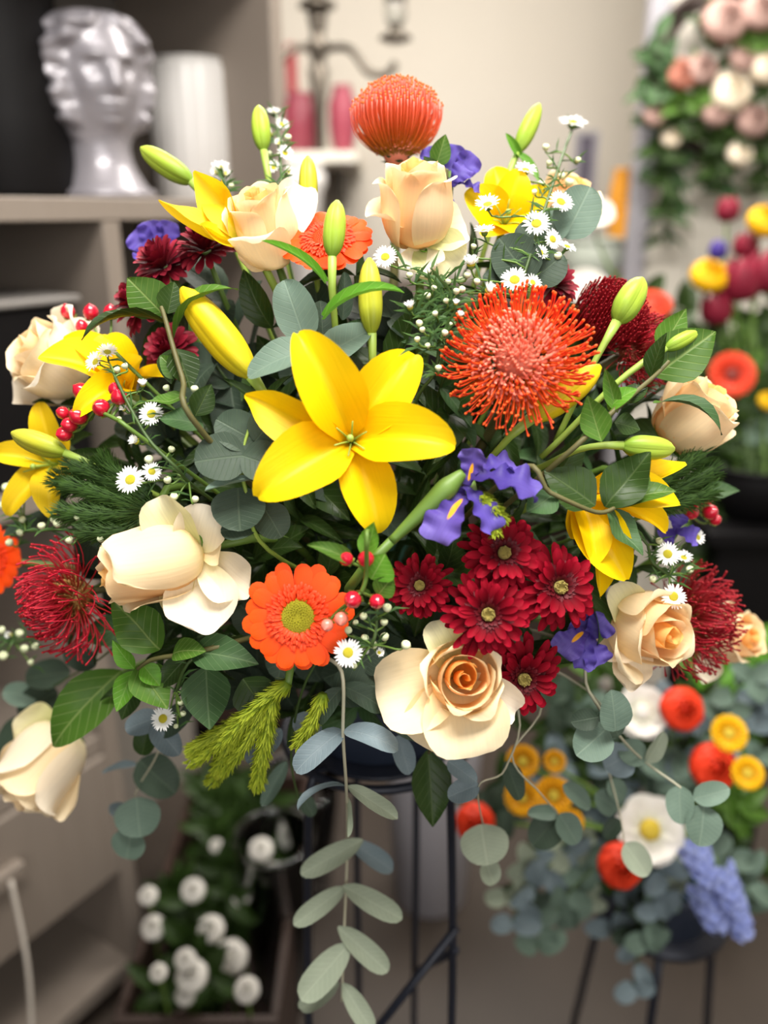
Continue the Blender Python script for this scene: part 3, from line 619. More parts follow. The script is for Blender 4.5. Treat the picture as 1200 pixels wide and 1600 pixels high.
# ---- lily bud from its base pixel to its tip pixel
def lily_bud(label, base_px, tip_px, d, wd, mat='bud_green', stem_to=None, leaves=(), name='lily_bud', dt=0.0):
    A = P(*base_px, d); B = P(*tip_px, d + dt); L = (B - A).length; ax = (B - A).normalized(); r = wd * d / FPX / 2
    t = Thing(name, label, 'flower bud', foam_point(A) if stem_to is None else P(*stem_to))
    fr = frame(ax, .3, A); pr = curve([(0, .30), (.06, .55), (.25, .92), (.5, 1), (.75, .86), (.92, .52), (1, .16)])
    for k in range(3):                                     # three outer tepals closed over the bud
        nu, nv = 13, 7; G = np.zeros((nu, nv, 3)); uv = np.zeros((nu, nv, 2))
        for i, u in enumerate(np.linspace(0, 1, nu)):
            for j, v in enumerate(np.linspace(-1, 1, nv)):
                a = k * 2.0944 + v * 1.09; q = r * float(pr(u)) * (1 + .10 * math.cos(v * 1.5) - .10 * abs(v) ** 3 - .05 * math.exp(-(v / .12) ** 2))
                G[i, j] = (q * math.cos(a), q * math.sin(a), u * L); uv[i, j] = (.5 + .5 * v, u)
        b = MB(); b.grid(G, uv.reshape(-1, 2)); t.add('tepal', b.mesh('bud_tepal', M[mat]), fr)
    b = MB(); P0 = A + ax * .001
    b.tube(bez(t.base, t.base.lerp(A, .35), A - ax * min(.05, (A - t.base).length * .5), P0, 9), [.0024] * 7 + [.0028, r * .42], 8); t.world('stem', b, M['stem_light'])
    for (bx, by, tx, ty, w_, nn, bd) in leaves:
        t.add('leaf', blade('strap', 'leaf_bright', bd, .10, nu=11, nv=5), between(P(bx, by, d), P(tx, ty, d - .01), w_ * d / FPX, DV(*nn)))
    return t
# ---- gerbera
def gerbera(label, px, py, d, n, rad, roll=0, seed=1, n_out=30, mats=('gerb', 'gerb_in', 'gerb_disc'), base=None, joined=False):
    nw = DV(*n); s = rad * d / FPX; loc = P(px, py, d); t = Thing('gerbera', label, 'gerbera', base if base is not None else foam_point(loc)); F_ = frame(nw, roll, loc, s); rs = random.Random(seed)
    ms = [blade('gerb', mats[0], ((0, 14), (.35, 5), (.8, -3), (1, -10)), -.025, .008, 2, 10, 7, fold=.012, seed=q) for q in range(3)]
    jb = MB()
    for ring, (cnt, r0, r1, z0, z1, wd) in enumerate(((n_out // 2 + 2, .30, 1.0, -.03, -.05, .33), (n_out // 2, .28, .95, .0, .0, .31))):
        for i in range(cnt):
            a = 2 * math.pi * (i + .5 * ring) / cnt + rs.uniform(-.07, .07); e = rs.uniform(.93, 1.03); o = Vector((math.cos(a), math.sin(a), 0))
            A = F_ @ (o * r0 + Vector((0, 0, z0))); B = F_ @ (o * r1 * e + Vector((0, 0, z1 + rs.uniform(-.03, .03))))
            t.add('petal', rs.choice(ms), between(A, B, wd * s * rs.uniform(.9, 1.1), nw))
    b = MB(); B_ = blade('gerb', mats[1], ((0, 60), (.5, 20), (1, -20)), .05, nu=5, nv=3)
    bv = [v.co.copy() for v in B_.vertices]; bf = [tuple(p.vertices) for p in B_.polygons]; buv = [(.5, v.y) for v in bv]
    for ring in range(6):
        cnt = 36
        for i in range(cnt):
            a = 2 * math.pi * (i + .5 * ring) / cnt + rs.uniform(-.06, .06); r0 = .29 + .045 * ring; r1 = r0 + .13 - .008 * ring + rs.uniform(-.04, .04); o = Vector((math.cos(a), math.sin(a), 0)); sd = Vector((-math.sin(a), math.cos(a), 0)) * rs.uniform(-.04, .04)
            Mx = between(o * (r0 - .04) + Vector((0, 0, .03)), o * r1 + sd + Vector((0, 0, .11 - .014 * ring + rs.uniform(-.02, .03))), .058, Vector((0, 0, 1)))
            b.add([Mx @ v for v in bv], bf, buv)
    t.add('inner_florets', b.mesh('gerbera_inner_florets', M[mats[1]]), F_, kind='stuff')
    b = MB(); b.lathe([(.34, -.05), (.33, .06), (.26, .105), (.15, .11), (.06, .095), (.02, .085)], 40); dsc = t.add('disc', b.mesh('gerbera_disc', M[mats[2]]), F_, label='yellow green centre')
    b = MB()
    for i in range(170):
        q = math.sqrt((i + .5) / 170); a = i * 2.39996; r_ = .05 + .27 * q; z = .11 - .045 * q ** 4
        b.ball((r_ * math.cos(a), r_ * math.sin(a), z), .014, 5, (1, 1, 1.6))
    t.add('disc_florets', b.mesh('gerbera_disc_florets', M[mats[2]]), F_, dsc, kind='stuff')
    b = MB(); b.lathe([(.05, -.22), (.2, -.16), (.33, -.06), (.3, -.05)], 16); t.add('calyx', b.mesh('gerbera_calyx', M['stem_light']), F_)
    add_stem(t, F_ @ Vector((0, 0, -.2)), nw, 'stem', .0028)
    return t
# ---- chrysanthemum
def mum(label, px, py, d, n, rad, seed=1, mats=('mum', 'mum_in', 'mum_disc'), layers=3, disc=True, full=False, group=None):
    nw = DV(*n); s = rad * d / FPX; loc = P(px, py, d); t = Thing('chrysanthemum', label, 'chrysanthemum', foam_point(loc), group); rs = random.Random(seed); F_ = frame(nw, rs.random(), loc, s)
    ms = [blade('mum', mats[0], ((0, 20), (.5, 2), (.85, -6), (1, -16)), .07, .012, 1.5, 8, 5, fold=-.03, seed=q) for q in range(3)]
    for L in range(layers):
        cnt = 21 if not full else 20; q = L / max(1, layers - 1); el = R(-10 + (36 if not full else 95) * q); r1 = 1.0 - (.30 if not full else .25) * q
        for i in range(cnt - 2 * L):
            c_ = cnt - 2 * L; a = 2 * math.pi * (i + .5 * (L % 2)) / c_ + rs.uniform(-.12, .12); e = el + rs.uniform(-.16, .16); ln = r1 * rs.uniform(.88, 1.06); o = Vector((math.cos(a), math.sin(a), 0))
            A = F_ @ (o * .12 + Vector((0, 0, -.05 + .06 * L))); B = F_ @ (o * (.12 + (ln - .12) * math.cos(e)) + Vector((0, 0, -.05 + .06 * L + (ln - .1) * math.sin(e))))
            t.add('petal', rs.choice(ms), between(A, B, (.20 if not full else .26) * s * rs.uniform(.85, 1.15), F_.to_3x3() @ Vector((-o.x * .4, -o.y * .4, 1))))
    if disc:
        b = MB(); B_ = blade('mum', mats[1], ((0, 40), (1, 0)), .1, nu=5, nv=3); bv = [v.co.copy() for v in B_.vertices]; bf = [tuple(p.vertices) for p in B_.polygons]; buv = [(.5, v.y) for v in bv]
        for i in range(64):
            a = i * 2.39996; o = Vector((math.cos(a), math.sin(a), 0)); r_ = .24 + .36 * (i / 64); Mx = between(o * .13 + Vector((0, 0, .10)), o * r_ + Vector((0, 0, .24 - .10 * i / 64)), .12, Vector((0, 0, 1))); b.add([Mx @ v for v in bv], bf, buv)
        t.add('inner_petals', b.mesh('mum_inner_petals', M[mats[1]]), F_, kind='stuff')
        b = MB(); b.lathe([(.15, .05), (.145, .19), (.12, .22), (.085, .215), (.05, .16), (.01, .15)], 24); dd = t.add('disc', b.mesh('mum_disc', M[mats[2]]), F_, label='small yellow centre')
        b = MB()
        for i in range(34): a = i * 2.39996; r_ = .085 + .05 * ((i % 3) / 2); b.ball((r_ * math.cos(a), r_ * math.sin(a), .225 - r_ * .05), .020, 5, (1, 1, 2))
        t.add('disc_florets', b.mesh('mum_disc_florets', M[mats[2]]), F_, dd, kind='stuff')
    b = MB(); b.lathe([(.04, -.25), (.16, -.18), (.22, -.06), (.1, -.02)], 12); t.add('calyx', b.mesh('mum_calyx', M['stem']), F_)
    add_stem(t, F_ @ Vector((0, 0, -.22)), nw, 'stem', .0022)
    return t
# ---- pincushion protea
def protea(label, px, py, d, n, rad, mode='open', mat='pin', fl='floret', seed=1, roll=0, zs=1.0):
    nw = DV(*n); s = rad * d / FPX; loc = P(px, py, d); t = Thing('pincushion_protea', label, 'protea', foam_point(loc)); rs = random.Random(seed); F_ = frame(nw, roll, loc, s) @ Matrix.Diagonal((1, 1, zs, 1))
    b = MB()
    def dirv(a, ph): return Vector((math.cos(a) * math.sin(ph), math.sin(a) * math.sin(ph), math.cos(ph)))
    def pin(p0, p1, p2, p3, r0=.017 if mode != 'messy' else .013, r1=.013 if mode != 'messy' else .010):
        pts = bez(p0, p1, p2, p3, 8); b.tube(pts, [r0 + (r1 - r0) * k / 7 for k in range(7)] + [.019], 4, False)
        e = (pts[-1] - pts[-2]).normalized(); b.ball(pts[-1] + e * .02, .024, 5, (1, 1, 1.5), e.to_track_quat('Z', 'Y').to_matrix())
    if mode == 'open':
        for k in range(300):
            q = ((k + .5) / 300) ** .8; a = k * 2.39996; ph = R(44 + 62 * q) + rs.uniform(-.07, .07); ln = (.34 + .40 * q ** .7) * rs.uniform(.9, 1.08)
            p0 = Vector((.42 * math.sin(ph) * math.cos(a), .42 * math.sin(ph) * math.sin(a), .34 * math.cos(ph) - .16)); cu = rs.uniform(.25, .65) * (.5 + .5 * q); sw = rs.uniform(-.10, .10)
            pin(p0, p0 + dirv(a, ph) * ln * .35, p0 + dirv(a + sw, ph) * ln * .72, p0 + dirv(a + sw * 2, ph - cu) * ln * .92)
    elif mode == 'ball':
        for k in range(360):
            q = (k + .5) / 360; a = k * 2.39996; pt = R(5 + 66 * q ** .7); ps = pt + R(10 + 30 * q)
            p0 = Vector((.14 * math.cos(a), .14 * math.sin(a), -.72 + .25 * (1 - q))); tip = dirv(a, pt) * rs.uniform(.93, 1.03)
            o = dirv(a, R(90)); pin(p0, p0 + o * .30 * (.2 + q) + Vector((0, 0, .12)), dirv(a, ps) * 1.06 * (.5 + .5 * q), tip)
    else:
        for k in range(330):
            q = (k + .5) / 330; a = k * 2.39996; ph = R(15 + 85 * q) + rs.uniform(-.15, .15); ln = (.65 + .38 * q) * rs.uniform(.85, 1.1)
            p0 = Vector((.26 * math.sin(ph) * math.cos(a), .26 * math.sin(ph) * math.sin(a), .3 * math.cos(ph) - .35)); sw = rs.uniform(-.5, .5); cu = rs.uniform(-.2, .55)
            pin(p0, p0 + dirv(a, ph + .2) * ln * .4, p0 + dirv(a + sw * .5, ph + .1) * ln * .8, p0 + dirv(a + sw, ph - cu) * ln)
    t.add('pins', b.mesh('protea_pins', M[mat]), F_, kind='stuff')
    b = MB(); z0 = -.16 if mode == 'open' else (-.6 if mode == 'ball' else -.35)
    nf = 420 if mode == 'open' else 200; kf = 1.45 if mode == 'open' else 1
    for k in range(nf):                      # curled florets packed between the pins
        q = (k + .5) / nf; a = k * 2.39996; ph = R(4 + 86 * q ** .75); rr = (.34 + rs.uniform(0, .10)) * (1.42 if mode == 'open' else 1)
        p = Vector((rr * math.sin(ph) * math.cos(a), rr * math.sin(ph) * math.sin(a), rr * .85 * math.cos(ph) + z0)); e = dirv(a + rs.uniform(-.8, .8), ph + rs.uniform(-.6, .6))
        b.tube(bez(p, p + e * .05, p + e * .10 + dirv(a + 1, ph) * .03, p + e * .08 + dirv(a + 1, ph) * .07, 5), [.016 * kf, .015 * kf, .014 * kf, .018 * kf, .008], 4, False)
    t.add('florets', b.mesh('protea_florets', M[fl]), F_, kind='stuff')
    b = MB(); b.lathe([(.05, z0 - .35), (.22, z0 - .22), (.30, z0 - .02), (.28, z0 + .12), (.18, z0 + .22), (.03, z0 + .26)], 20); t.add('receptacle', b.mesh('protea_receptacle', M[fl]), F_)
    for i in range(7):
        a = .9 * i; o = Vector((math.cos(a), math.sin(a), 0)); t.add('bract', blade('lance', 'leaf_matte', ((0, 30), (1, -10)), .1, nu=7, nv=5), between(F_ @ (o * .06 + Vector((0, 0, z0 - .36))), F_ @ (o * .34 + Vector((0, 0, z0 - .18 + .1 * (i % 2)))), .22 * s, F_.to_3x3() @ (o * -.4 + Vector((0, 0, 1)))))
    add_stem(t, F_ @ Vector((0, 0, z0 - .34)), nw, 'stem_brown', .004)
    return t
# ---- asters
def aster_mesh(kind):
    if ('aster', kind) in BL: return BL[('aster', kind)]
    b = MB(); rs = random.Random(kind); B_ = blade('strap', 'aster', ((0, 10), (1, -10)), .05, nu=5, nv=3); bv = [v.co.copy() for v in B_.vertices]; bf = [tuple(p.vertices) for p in B_.polygons]; buv = [(.5, v.y) for v in bv]
    el = (0.08, 0.35, 0.95)[kind]
    for ring in range(2):
        for i in range(13):
            a = 2 * math.pi * (i + .5 * ring) / 13 + rs.uniform(-.09, .09); e = el + .12 * ring + rs.uniform(-.12, .12); o = Vector((math.cos(a), math.sin(a), 0)); ln = rs.uniform(.9, 1.02)
            Mx = between(o * .2, o * (.2 + (ln - .2) * math.cos(e)) + Vector((0, 0, (ln - .2) * math.sin(e))), .20, Vector((-o.x * .3, -o.y * .3, 1))); b.add([Mx @ v for v in bv], bf, buv)
    m1 = b.mesh('aster_rays', M['aster'])
    b = MB(); b.lathe([(.2, -.06), (.33, -.01), (.34, .07), (.24, .14), (.1, .16), (.02, .15)], 14)
    for i in range(36): q = math.sqrt((i + .5) / 36); a = i * 2.39996; b.ball((.3 * q * math.cos(a), .3 * q * math.sin(a), .15 - .06 * q ** 3), .035, 5)
    m2 = b.mesh('aster_disc', M['aster_disc'])
    b = MB(); b.lathe([(.05, -.40), (.2, -.32), (.30, -.12), (.26, -.02)], 10); m3 = b.mesh('aster_cup', M['stem'])
    BL[('aster', kind)] = (m1, m2, m3); return BL[('aster', kind)]
def aster_spray(label, stem_px, d, heads, buds=(), leaves=60, seed=1, base=None, leaf_len=.016, name='aster_spray'):
    """stem_px: polyline of the spray's main stem; heads (px, py, radius px, facing, kind, depth offset)."""
    pts = [P(x, y, dome(x, y) + d + o) for x, y, o in stem_px]; t = Thing(name, label, 'aster', foam_point(pts[0]) if base is None else base); rs = random.Random(seed)
    main = spline([t.base] + pts, 6); b = MB(); b.tube(main, [.0013] * len(main), 6); t.world('stem', b, M['stem_dark'])
    cand = main[8:] if len(main) > 14 else main[4:]
    tw = MB(); fin = MB()
    def twig(h, n, r=.0008):
        q = min(cand, key=lambda p: (p - h).length + .9 * max(0, p.z - h.z + .004)); L = (h - q).length
        pl = bez(q, q + Vector((0, 0, L * .2)) + (h - q) * .3, h - n * L * .35, h, 7); tw.tube(pl, r, 5); return pl
    lines = [main[6:]]
    for (x, y, r, n, kind, o) in heads:
        dd = dome(x, y) + d + o; h = P(x, y, dd); nw = DV(*n); s = r * dd / FPX; m1, m2, m3 = aster_mesh(kind); F_ = frame(nw, rs.random() * 6, h, s)
        f = t.add('flower_head', m1, F_); t.add('disc', m2, F_, f); t.add('calyx', m3, F_, f); lines.append(twig(h - nw * s * .38, nw))
    for (x, y, r, o) in buds:
        dd = dome(x, y) + d + o; h = P(x, y, dd); s = .85 * r * dd / FPX; nw = DV(rs.uniform(-.4, .4), .6, rs.uniform(.2, .8)); F_ = frame(nw, 0, h, s)
        if 'abud' not in BL:
            q = MB(); q.lathe([(.2, -.9), (.65, -.6), (.9, -.1), (.95, .25), (.75, .6), (.45, .75), (.40, .55), (.1, .5)], 10); BL['abud'] = q.mesh('aster_bud', M['aster_bud'])
        t.add('bud', BL['abud'], F_); lines.append(twig(h - nw * s * .9, nw))
    t.world('twigs', tw, M['stem'])
    for i in range(leaves):
        L = rs.choice(lines); p = L[rs.randrange(max(1, len(L) - 1))].copy(); a = rs.random() * 6.28; e = DV(math.cos(a), .5 + math.sin(a) * .6, rs.uniform(-.2, .7)); ln = leaf_len * rs.uniform(.5, 1.3)
        sd = e.cross(DV(0, 0, 1)); sd = sd.normalized() * ln * .055 if sd.length > .05 else UP * ln * .06; e2 = (e + DV(0, -.3, .2) * .5).normalized()
        m_ = p + e * ln * .55; q = p + e * ln * .55 + e2 * ln * .5
        o_ = DV(0, 0, 1) * ln * .02
        fin.add([p - sd * .5, p + sd * .5, m_ - sd, m_ + o_, m_ + sd, q], [(0, 1, 3), (0, 3, 2), (1, 4, 3), (2, 3, 5), (3, 4, 5)], [(.4, 0), (.6, 0), (.3, .5), (.5, .5), (.7, .5), (.5, 1)])
    if leaves: t.world('fine_leaves', fin, M['fine'], kind='stuff')
    return t
# ---- leafy branches; leaves are (base x, base y, tip x, tip y, width px, facing, depth offset base, tip, material, style)
BEND = {'flat': ((0, 8), (.5, 0), (1, -8)), 'arch': ((0, 35), (.5, 0), (1, -45)), 'droop': ((0, 25), (.4, -5), (1, -30)), 'cupped': ((0, -20), (1, 20)), 'wave': ((0, 30), (.35, -25), (.7, 20), (1, -20))}
def branch(name, label, cat, stem_px, d, leaves, shape='ovate', mat='leaf', stem_mat='stem_brown', r=.0022, base=None, cup=.05, fold=.05, rel=True, group=None, ruf=.02):
    D_ = (lambda x, y: dome(x, y) + d) if rel else (lambda x, y: d)
    pts = [P(x, y, D_(x, y) + o) for x, y, o in stem_px]; b0 = foam_point(pts[0]) if base is None else base; t = Thing(name, label, cat, b0, group)
    main = spline([b0] + pts, 6) if (pts[0] - b0).length > .01 else spline(pts, 6); m = len(main); b = MB(); b.tube(main, [r * (1.15 - .5 * i / m) for i in range(m)], 6); t.world('stem', b, M[stem_mat])
    for i, (bx, by, tx, ty, w_, nn, o0, o1, mt, st) in enumerate(leaves):
        dm = D_((bx + tx) / 2, (by + ty) / 2); A = P(bx, by, dm + o0); B = P(tx, ty, dm + o1)
        t.add('leaf', blade(shape if st[0] != '#' else st[1:].split('#')[0], mt or mat, BEND[st.split('#')[-1]] if st else BEND['flat'], cup, ruf, 1.3, 11, 7, fold=fold, seed=i % 5), between(A, B, w_ * dm / FPX, DV(*nn)))
    return t
# ------------------------------------------------------------------ stand, pot and foam
px0 = Vector((FC.x, FC.y, 0)); zp = FC.z - .035; PR = .096
t = Thing('plant_stand', 'black wrought iron stand carrying the big flower arrangement', 'stand', (FC.x, FC.y, 0))
zr = zp - .120
def ringtube(r, z, rad, n=40): 
    b = MB(); pts = [(r * math.cos(2 * math.pi * k / n), r * math.sin(2 * math.pi * k / n), z) for k in range(n + 1)]; b.tube(pts, rad, 8, False); return b.mesh('stand_ring', M['iron'])
t.add('plate', (lambda b: (b.lathe([(.02, zr - .006), (.085, zr - .006), (.088, zr - .003), (.085, zr), (.02, zr)], 40), b.mesh('stand_plate', M['iron']))[1])(MB()), t.T)
t.add('ring', ringtube(.100, zr - .004, .005), t.T); t.add('ring', ringtube(.126, .35, .005), t.T)
LEGS = [(-.62, -.78), (.66, -.75), (-.24, .97), (.40, .92)]
for (lx, ly) in LEGS:
    b = MB(); b.tube(spline([(lx * .086, ly * .086, zr - .004), (lx * .104, ly * .104, zr - .008), (lx * .112, ly * .112, zr - .06), (lx * .122, ly * .122, .7), (lx * .126, ly * .126, .35), (lx * .16, ly * .16, .0)], 6), .0046, 8); t.add('leg', b.mesh('stand_leg', M['iron']), t.T)
a = Vector((.66 * .124, -.75 * .124, (P(712, 1462, .86).z)));
for (lx, ly), (z0, z1) in zip(((-.62, -.78), (.40, .92)), ((a.z - .27, a.z), (a.z - .30, a.z - .03))):
    q = LEGS[1] if (lx, ly) != LEGS[1] else LEGS[2]
    b = MB(); b.tube([(lx * .124, ly * .124, z0), (q[0] * .124, q[1] * .124, z1)], .0048, 8); t.add('brace', b.mesh('stand_brace', M['iron']), t.T)
t = Thing('flower_pot', 'dark navy plastic bowl under the big flower arrangement', 'pot', (FC.x, FC.y, zr))
b = MB(); b.lathe([(.066, .0005), (.072, .004), (.084, .06), (PR, .112), (PR + .004, .117), (PR, .120), (PR - .006, .116), (.066, .02)], 44); t.add('body', b.mesh('pot_body', M['pot']), t.T)
b = MB(); b.lathe([(PR + .001, .106), (PR + .008, .110), (PR + .008, .120), (PR - .001, .123)], 44, None, False); t.add('rim', b.mesh('pot_rim', M['pot']), t.T)
b = MB(); b.lathe([(.03, .026), (.062, .028), (.074, .11), (.078, .14), (.076, .18), (.06, .205), (.03, .215), (.01, .216)], 36); single('floral_foam', b.mesh('floral_foam', M['foam']), 'dark green floral foam block in the bowl holding all the stems', 'foam', M=Matrix.Translation((FC.x, FC.y, zr)))

dm = dome
# ------------------------------------------------------------------ lilies
fr = (0, 0, 1)
lily('large open yellow lily facing out at the middle of the arrangement', 548, 686, dm(548, 686) - .005, [
    (592, 833, .012, 84, (.1, .1, 1), FL), (648, 554, .016, 92, (-.2, -.2, 1), FL), (382, 617, .004, 78, (.3, -.5, .9), ((0, 50), (.3, 5), (.65, -20), (.9, 10), (1, 40))),
    (465, 522, -.010, 98, (.3, -.25, 1), FL), (711, 698, -.008, 98, (-.1, .25, 1), FL), (403, 777, -.008, 104, (.2, .3, 1), FL)])
lily('half open yellow lily in side view beside the green bud and cream rose', 374, 372, dm(374, 372), [
    (345, 290, .025, 50, (-.5, .3, .6), FLC), (303, 267, .0, 62, (-.6, .1, .8), ((0, -25), (.5, 0), (1, 35))), (247, 313, -.010, 56, (.3, .8, .5), ((0, -50), (.4, -5), (.8, 10), (1, 30))), (312, 352, -.022, 60, (-.2, .5, .8), ((0, -60), (.5, 0), (1, 30)))], n=(-.75, .5, .3), mat='lily_back', pist=False, depth=.004, name='lily')
lily('yellow lily tangled with red berries and a white aster, beside a cream rose', 178, 606, dm(178, 606) + .02, [
    (60, 558, -.01, 74, (.2, .6, .8), FLC), (98, 530, .02, 62, (.2, .6, .7), FLC), (168, 523, .02, 74, (0, .3, .9), FL), (222, 560, .0, 70, (-.4, .3, .9), FL), (262, 588, .0, 46, (-.2, .8, .6), FLC), (118, 652, -.025, 50, (.2, .3, .9), ((0, 40), (.5, -20), (1, -90)))], n=(-.3, .1, .9))
lily('yellow lily at the far side edge, beside a pale striped bud', 62, 728, dm(62, 728) + .02, [
    (62, 628, .01, 44, (.2, .1, 1), FL), (14, 806, .0, 46, (0, .2, 1), FL), (84, 812, -.01, 50, (0, .2, 1), FL), (-14, 712, .0, 44, (0, .3, 1), FL), (122, 745, .02, 44, (0, .3, 1), FL), (96, 672, .02, 50, (0, .3, 1), FL)], n=(-.3, -.1, .9), mat='lily_back')
lily('yellow lily behind the white aster spray beneath the purple iris', 792, 338, dm(792, 338) + .035, [
    (727, 300, .0, 66, (.3, -.2, 1), FL), (772, 262, .02, 56, (.1, -.3, 1), FLC), (812, 266, .0, 60, (-.1, -.3, 1), FL), (862, 300, .01, 50, (-.3, -.1, 1), FL), (820, 372, -.01, 62, (0, .3, 1), FL), (752, 368, .0, 60, (0, .3, 1), FL)], n=(0, .1, 1))
lily('yellow lily hanging downward behind broad green leaves', 912, 782, dm(912, 782) + .015, [
    (1072, 724, -.005, 56, (-.1, .6, .8), ((0, 10), (.4, -5), (1, 35))), (1062, 788, -.012, 62, (0, .4, .9), FLC), (1040, 832, .02, 46, (0, .4, .9), FLC), (978, 906, -.015, 76, (-.2, .1, 1), FLC), (930, 884, -.02, 56, (.2, .1, 1), FLC), (937, 932, .02, 36, (.2, 0, 1), FLC), (893, 842, .0, 50, (.3, 0, 1), FLC)], n=(.5, -.3, .8), pist=False, depth=.008)
# ------------------------------------------------------------------ lily buds
lily_bud('closed green lily bud pointing away above the half open lily', (300, 284), (220, 231), dm(300, 284), 34, 'bud_green')
lily_bud('upright green lily bud beside the white aster sprig at the top', (412, 236), (404, 165), dm(412, 236) + .02, 28, 'bud_green')
lily_bud('blurred yellow green lily bud behind the cream rose at the top', (483, 332), (481, 244), dm(483, 332) + .03, 28, 'bud_mixed')
lily_bud('upright green lily bud in front of the orange gerbera', (519, 402), (527, 313), dm(519, 402) - .02, 34, 'bud_green', leaves=[(507, 442, 408, 376, 15, (.2, .5, .9), BEND['droop']), (508, 498, 632, 458, 22, (-.2, .6, .8), BEND['arch'])])
lily_bud('striped yellow green lily bud below the cream rose', (581, 522), (577, 403), dm(581, 522) + .01, 36, 'bud_mixed')
lily_bud('large yellow lily bud about to open beside a green leaf', (394, 588), (284, 450), dm(394, 588) + .005, 54, 'bud_yellow')
lily_bud('green lily bud standing tall above the yellow lily, beside the tallest aster', (808, 238), (843, 162), dm(808, 238) + .03, 26, 'bud_green', leaves=[(812, 245, 790, 208, 14, (-.3, .3, .9), BEND['flat']), (808, 240, 842, 285, 18, (.3, .3, .9), BEND['flat'])])
lily_bud('green lily bud rising in front of the crimson pincushions', (963, 504), (1004, 434), dm(963, 504) - .02, 42, 'bud_green', stem_to=(868, 690, .66))
lily_bud('small lily bud lying across the big veined leaf', (1040, 545), (1092, 517), dm(1040, 545) - .03, 22, 'bud_green', stem_to=(845, 715, .66))
lily_bud('green lily bud lying level below the cream rose at the side', (972, 696), (1054, 702), dm(972, 696) - .012, 36, 'bud_green', stem_to=(830, 735, .66))
lily_bud('pale striped lily bud in front of the far yellow lily', (102, 708), (18, 676), dm(102, 708) - .01, 34, 'bud_mixed')
lily_bud('opening yellow bud tucked under the large orange pincushion', (828, 655), (938, 572), dm(828, 655) + .012, 46, 'bud_yellow')
# ------------------------------------------------------------------ roses
WV = ((0, 35), (.4, 0), (.8, -15), (1, -45)); WC = ((0, -15), (.5, 0), (1, 25))
rose('tall cream rose at the top beneath the round orange pincushion', 650, 318, dm(650, 318) - .02, (-.08, .85, .52), 47, 1.42, .35, .4, [
    (570, 334, .0, 76, (-.5, .6, .6), WV, 'rose_out'), (728, 352, .012, 84, (.3, .2, .9), WV, 'rose_green'), (708, 425, .01, 96, (.2, -.2, .9), WV, 'rose_green'), (662, 432, -.004, 74, (0, -.2, .9), WC, 'rose_white')], 3, generic=1)
rose('soft cream rose beside the half open yellow lily', 412, 350, dm(412, 350), (-.25, .72, .6), 44, 1.3, .3, 1.2, [(474, 292, .01, 70, (.3, .3, .9), WV, 'rose_white'), (372, 402, .0, 60, (-.3, -.1, .9), WC, 'rose_out')], 5, generic=1)
rose('cream white rose behind the yellow lily and red berries', 80, 560, dm(80, 560) + .03, (-.6, .35, .65), 52, 1.1, .5, 0, [(146, 502, .0, 70, (0, .3, 1), WV, 'rose_white'), (100, 636, .0, 100, (0, -.2, 1), WC, 'rose_white')], 8, generic=2, mats=('rose_mid', 'rose_out', 'rose_white'))
rose('large peach cream rose with a drooping white outer petal beside the red pincushion', 236, 884, dm(236, 884) - .012, (-.87, -.27, .38), 54, 1.5, .32, 2.2, [
    (325, 992, -.012, 118, (.1, .1, 1), WC, 'rose_white'), (388, 935, .0, 84, (.3, .2, 1), WC, 'rose_white'), (322, 788, -.004, 80, (.2, .1, .9), WV, 'rose_white'), (244, 778, -.01, 80, (-.2, .2, .9), WV, 'rose_green'), (345, 842, .0, 70, (.3, .2, .9), WC, 'rose_out'), (262, 965, .01, 50, (0, 0, 1), WC, 'rose_green')], 12, generic=0)
rose('peach rose with a tight spiral heart facing out, below the red chrysanthemums', 722, 1058, dm(722, 1058) - .022, (.04, .16, .98), 50, 1.0, .55, .2, [
    (588, 1092, .004, 130, (-.25, .1, 1), WV, 'rose_out'), (650, 1160, .012, 96, (-.1, -.1, 1), WV, 'rose_out'), (735, 1184, -.008, 134, (0, -.25, 1), WV, 'rose_out'), (672, 972, .012, 62, (0, .4, .9), WV, 'rose_green'), (806, 1112, .016, 70, (.2, 0, 1), WV, 'rose_white')], 21, generic=0)
rose('cream rose with a white aster and a red pincushion at its side', 1016, 982, dm(1016, 982) - .01, (.42, -.15, .88), 48, 1.15, .45, 0, [
    (946, 1032, .0, 76, (-.2, .1, 1), WC, 'rose_white'), (985, 1082, .0, 66, (0, -.1, 1), WC, 'rose_white'), (958, 914, .0, 66, (-.1, .3, 1), WV, 'rose_green')], 27, generic=1)
rose('cream rose in side view behind a drooping leaf, beside the big veined leaf', 1086, 650, dm(1086, 650) + .01, (.45, .5, .35), 47, 1.25, .3, 0, [(1052, 596, .0, 50, (0, .3, 1), WV, 'rose_out')], 31, generic=1)
rose('pale cream rose hanging down below the bright green leaves', 66, 1200, dm(66, 1200), (-.38, -.72, .5), 50, 1.35, .3, 0, [(95, 1284, -.012, 62, (.1, .1, 1), WC, 'rose_out'), (-4, 1205, .0, 60, (-.1, .1, 1), WC, 'rose_out'), (20, 1128, .0, 80, (-.1, .3, 1), WC, 'rose_green')], 37, generic=0, mats=('rose_mid', 'rose_out', 'rose_white'))
rose('small cream rose peeping out behind the red pincushion', 1146, 996, dm(1146, 996) + .02, (.55, .12, .7), 34, 1.2, .3, 0, [(1098, 1068, .01, 44, (0, 0, 1), WC, 'rose_white')], 41, generic=1)
rose('cream rose mostly hidden behind the round eucalyptus leaf at the top', 885, 318, dm(885, 318) + .05, (.3, .6, .6), 36, 1.2, .4, 0, (), 43, generic=1)
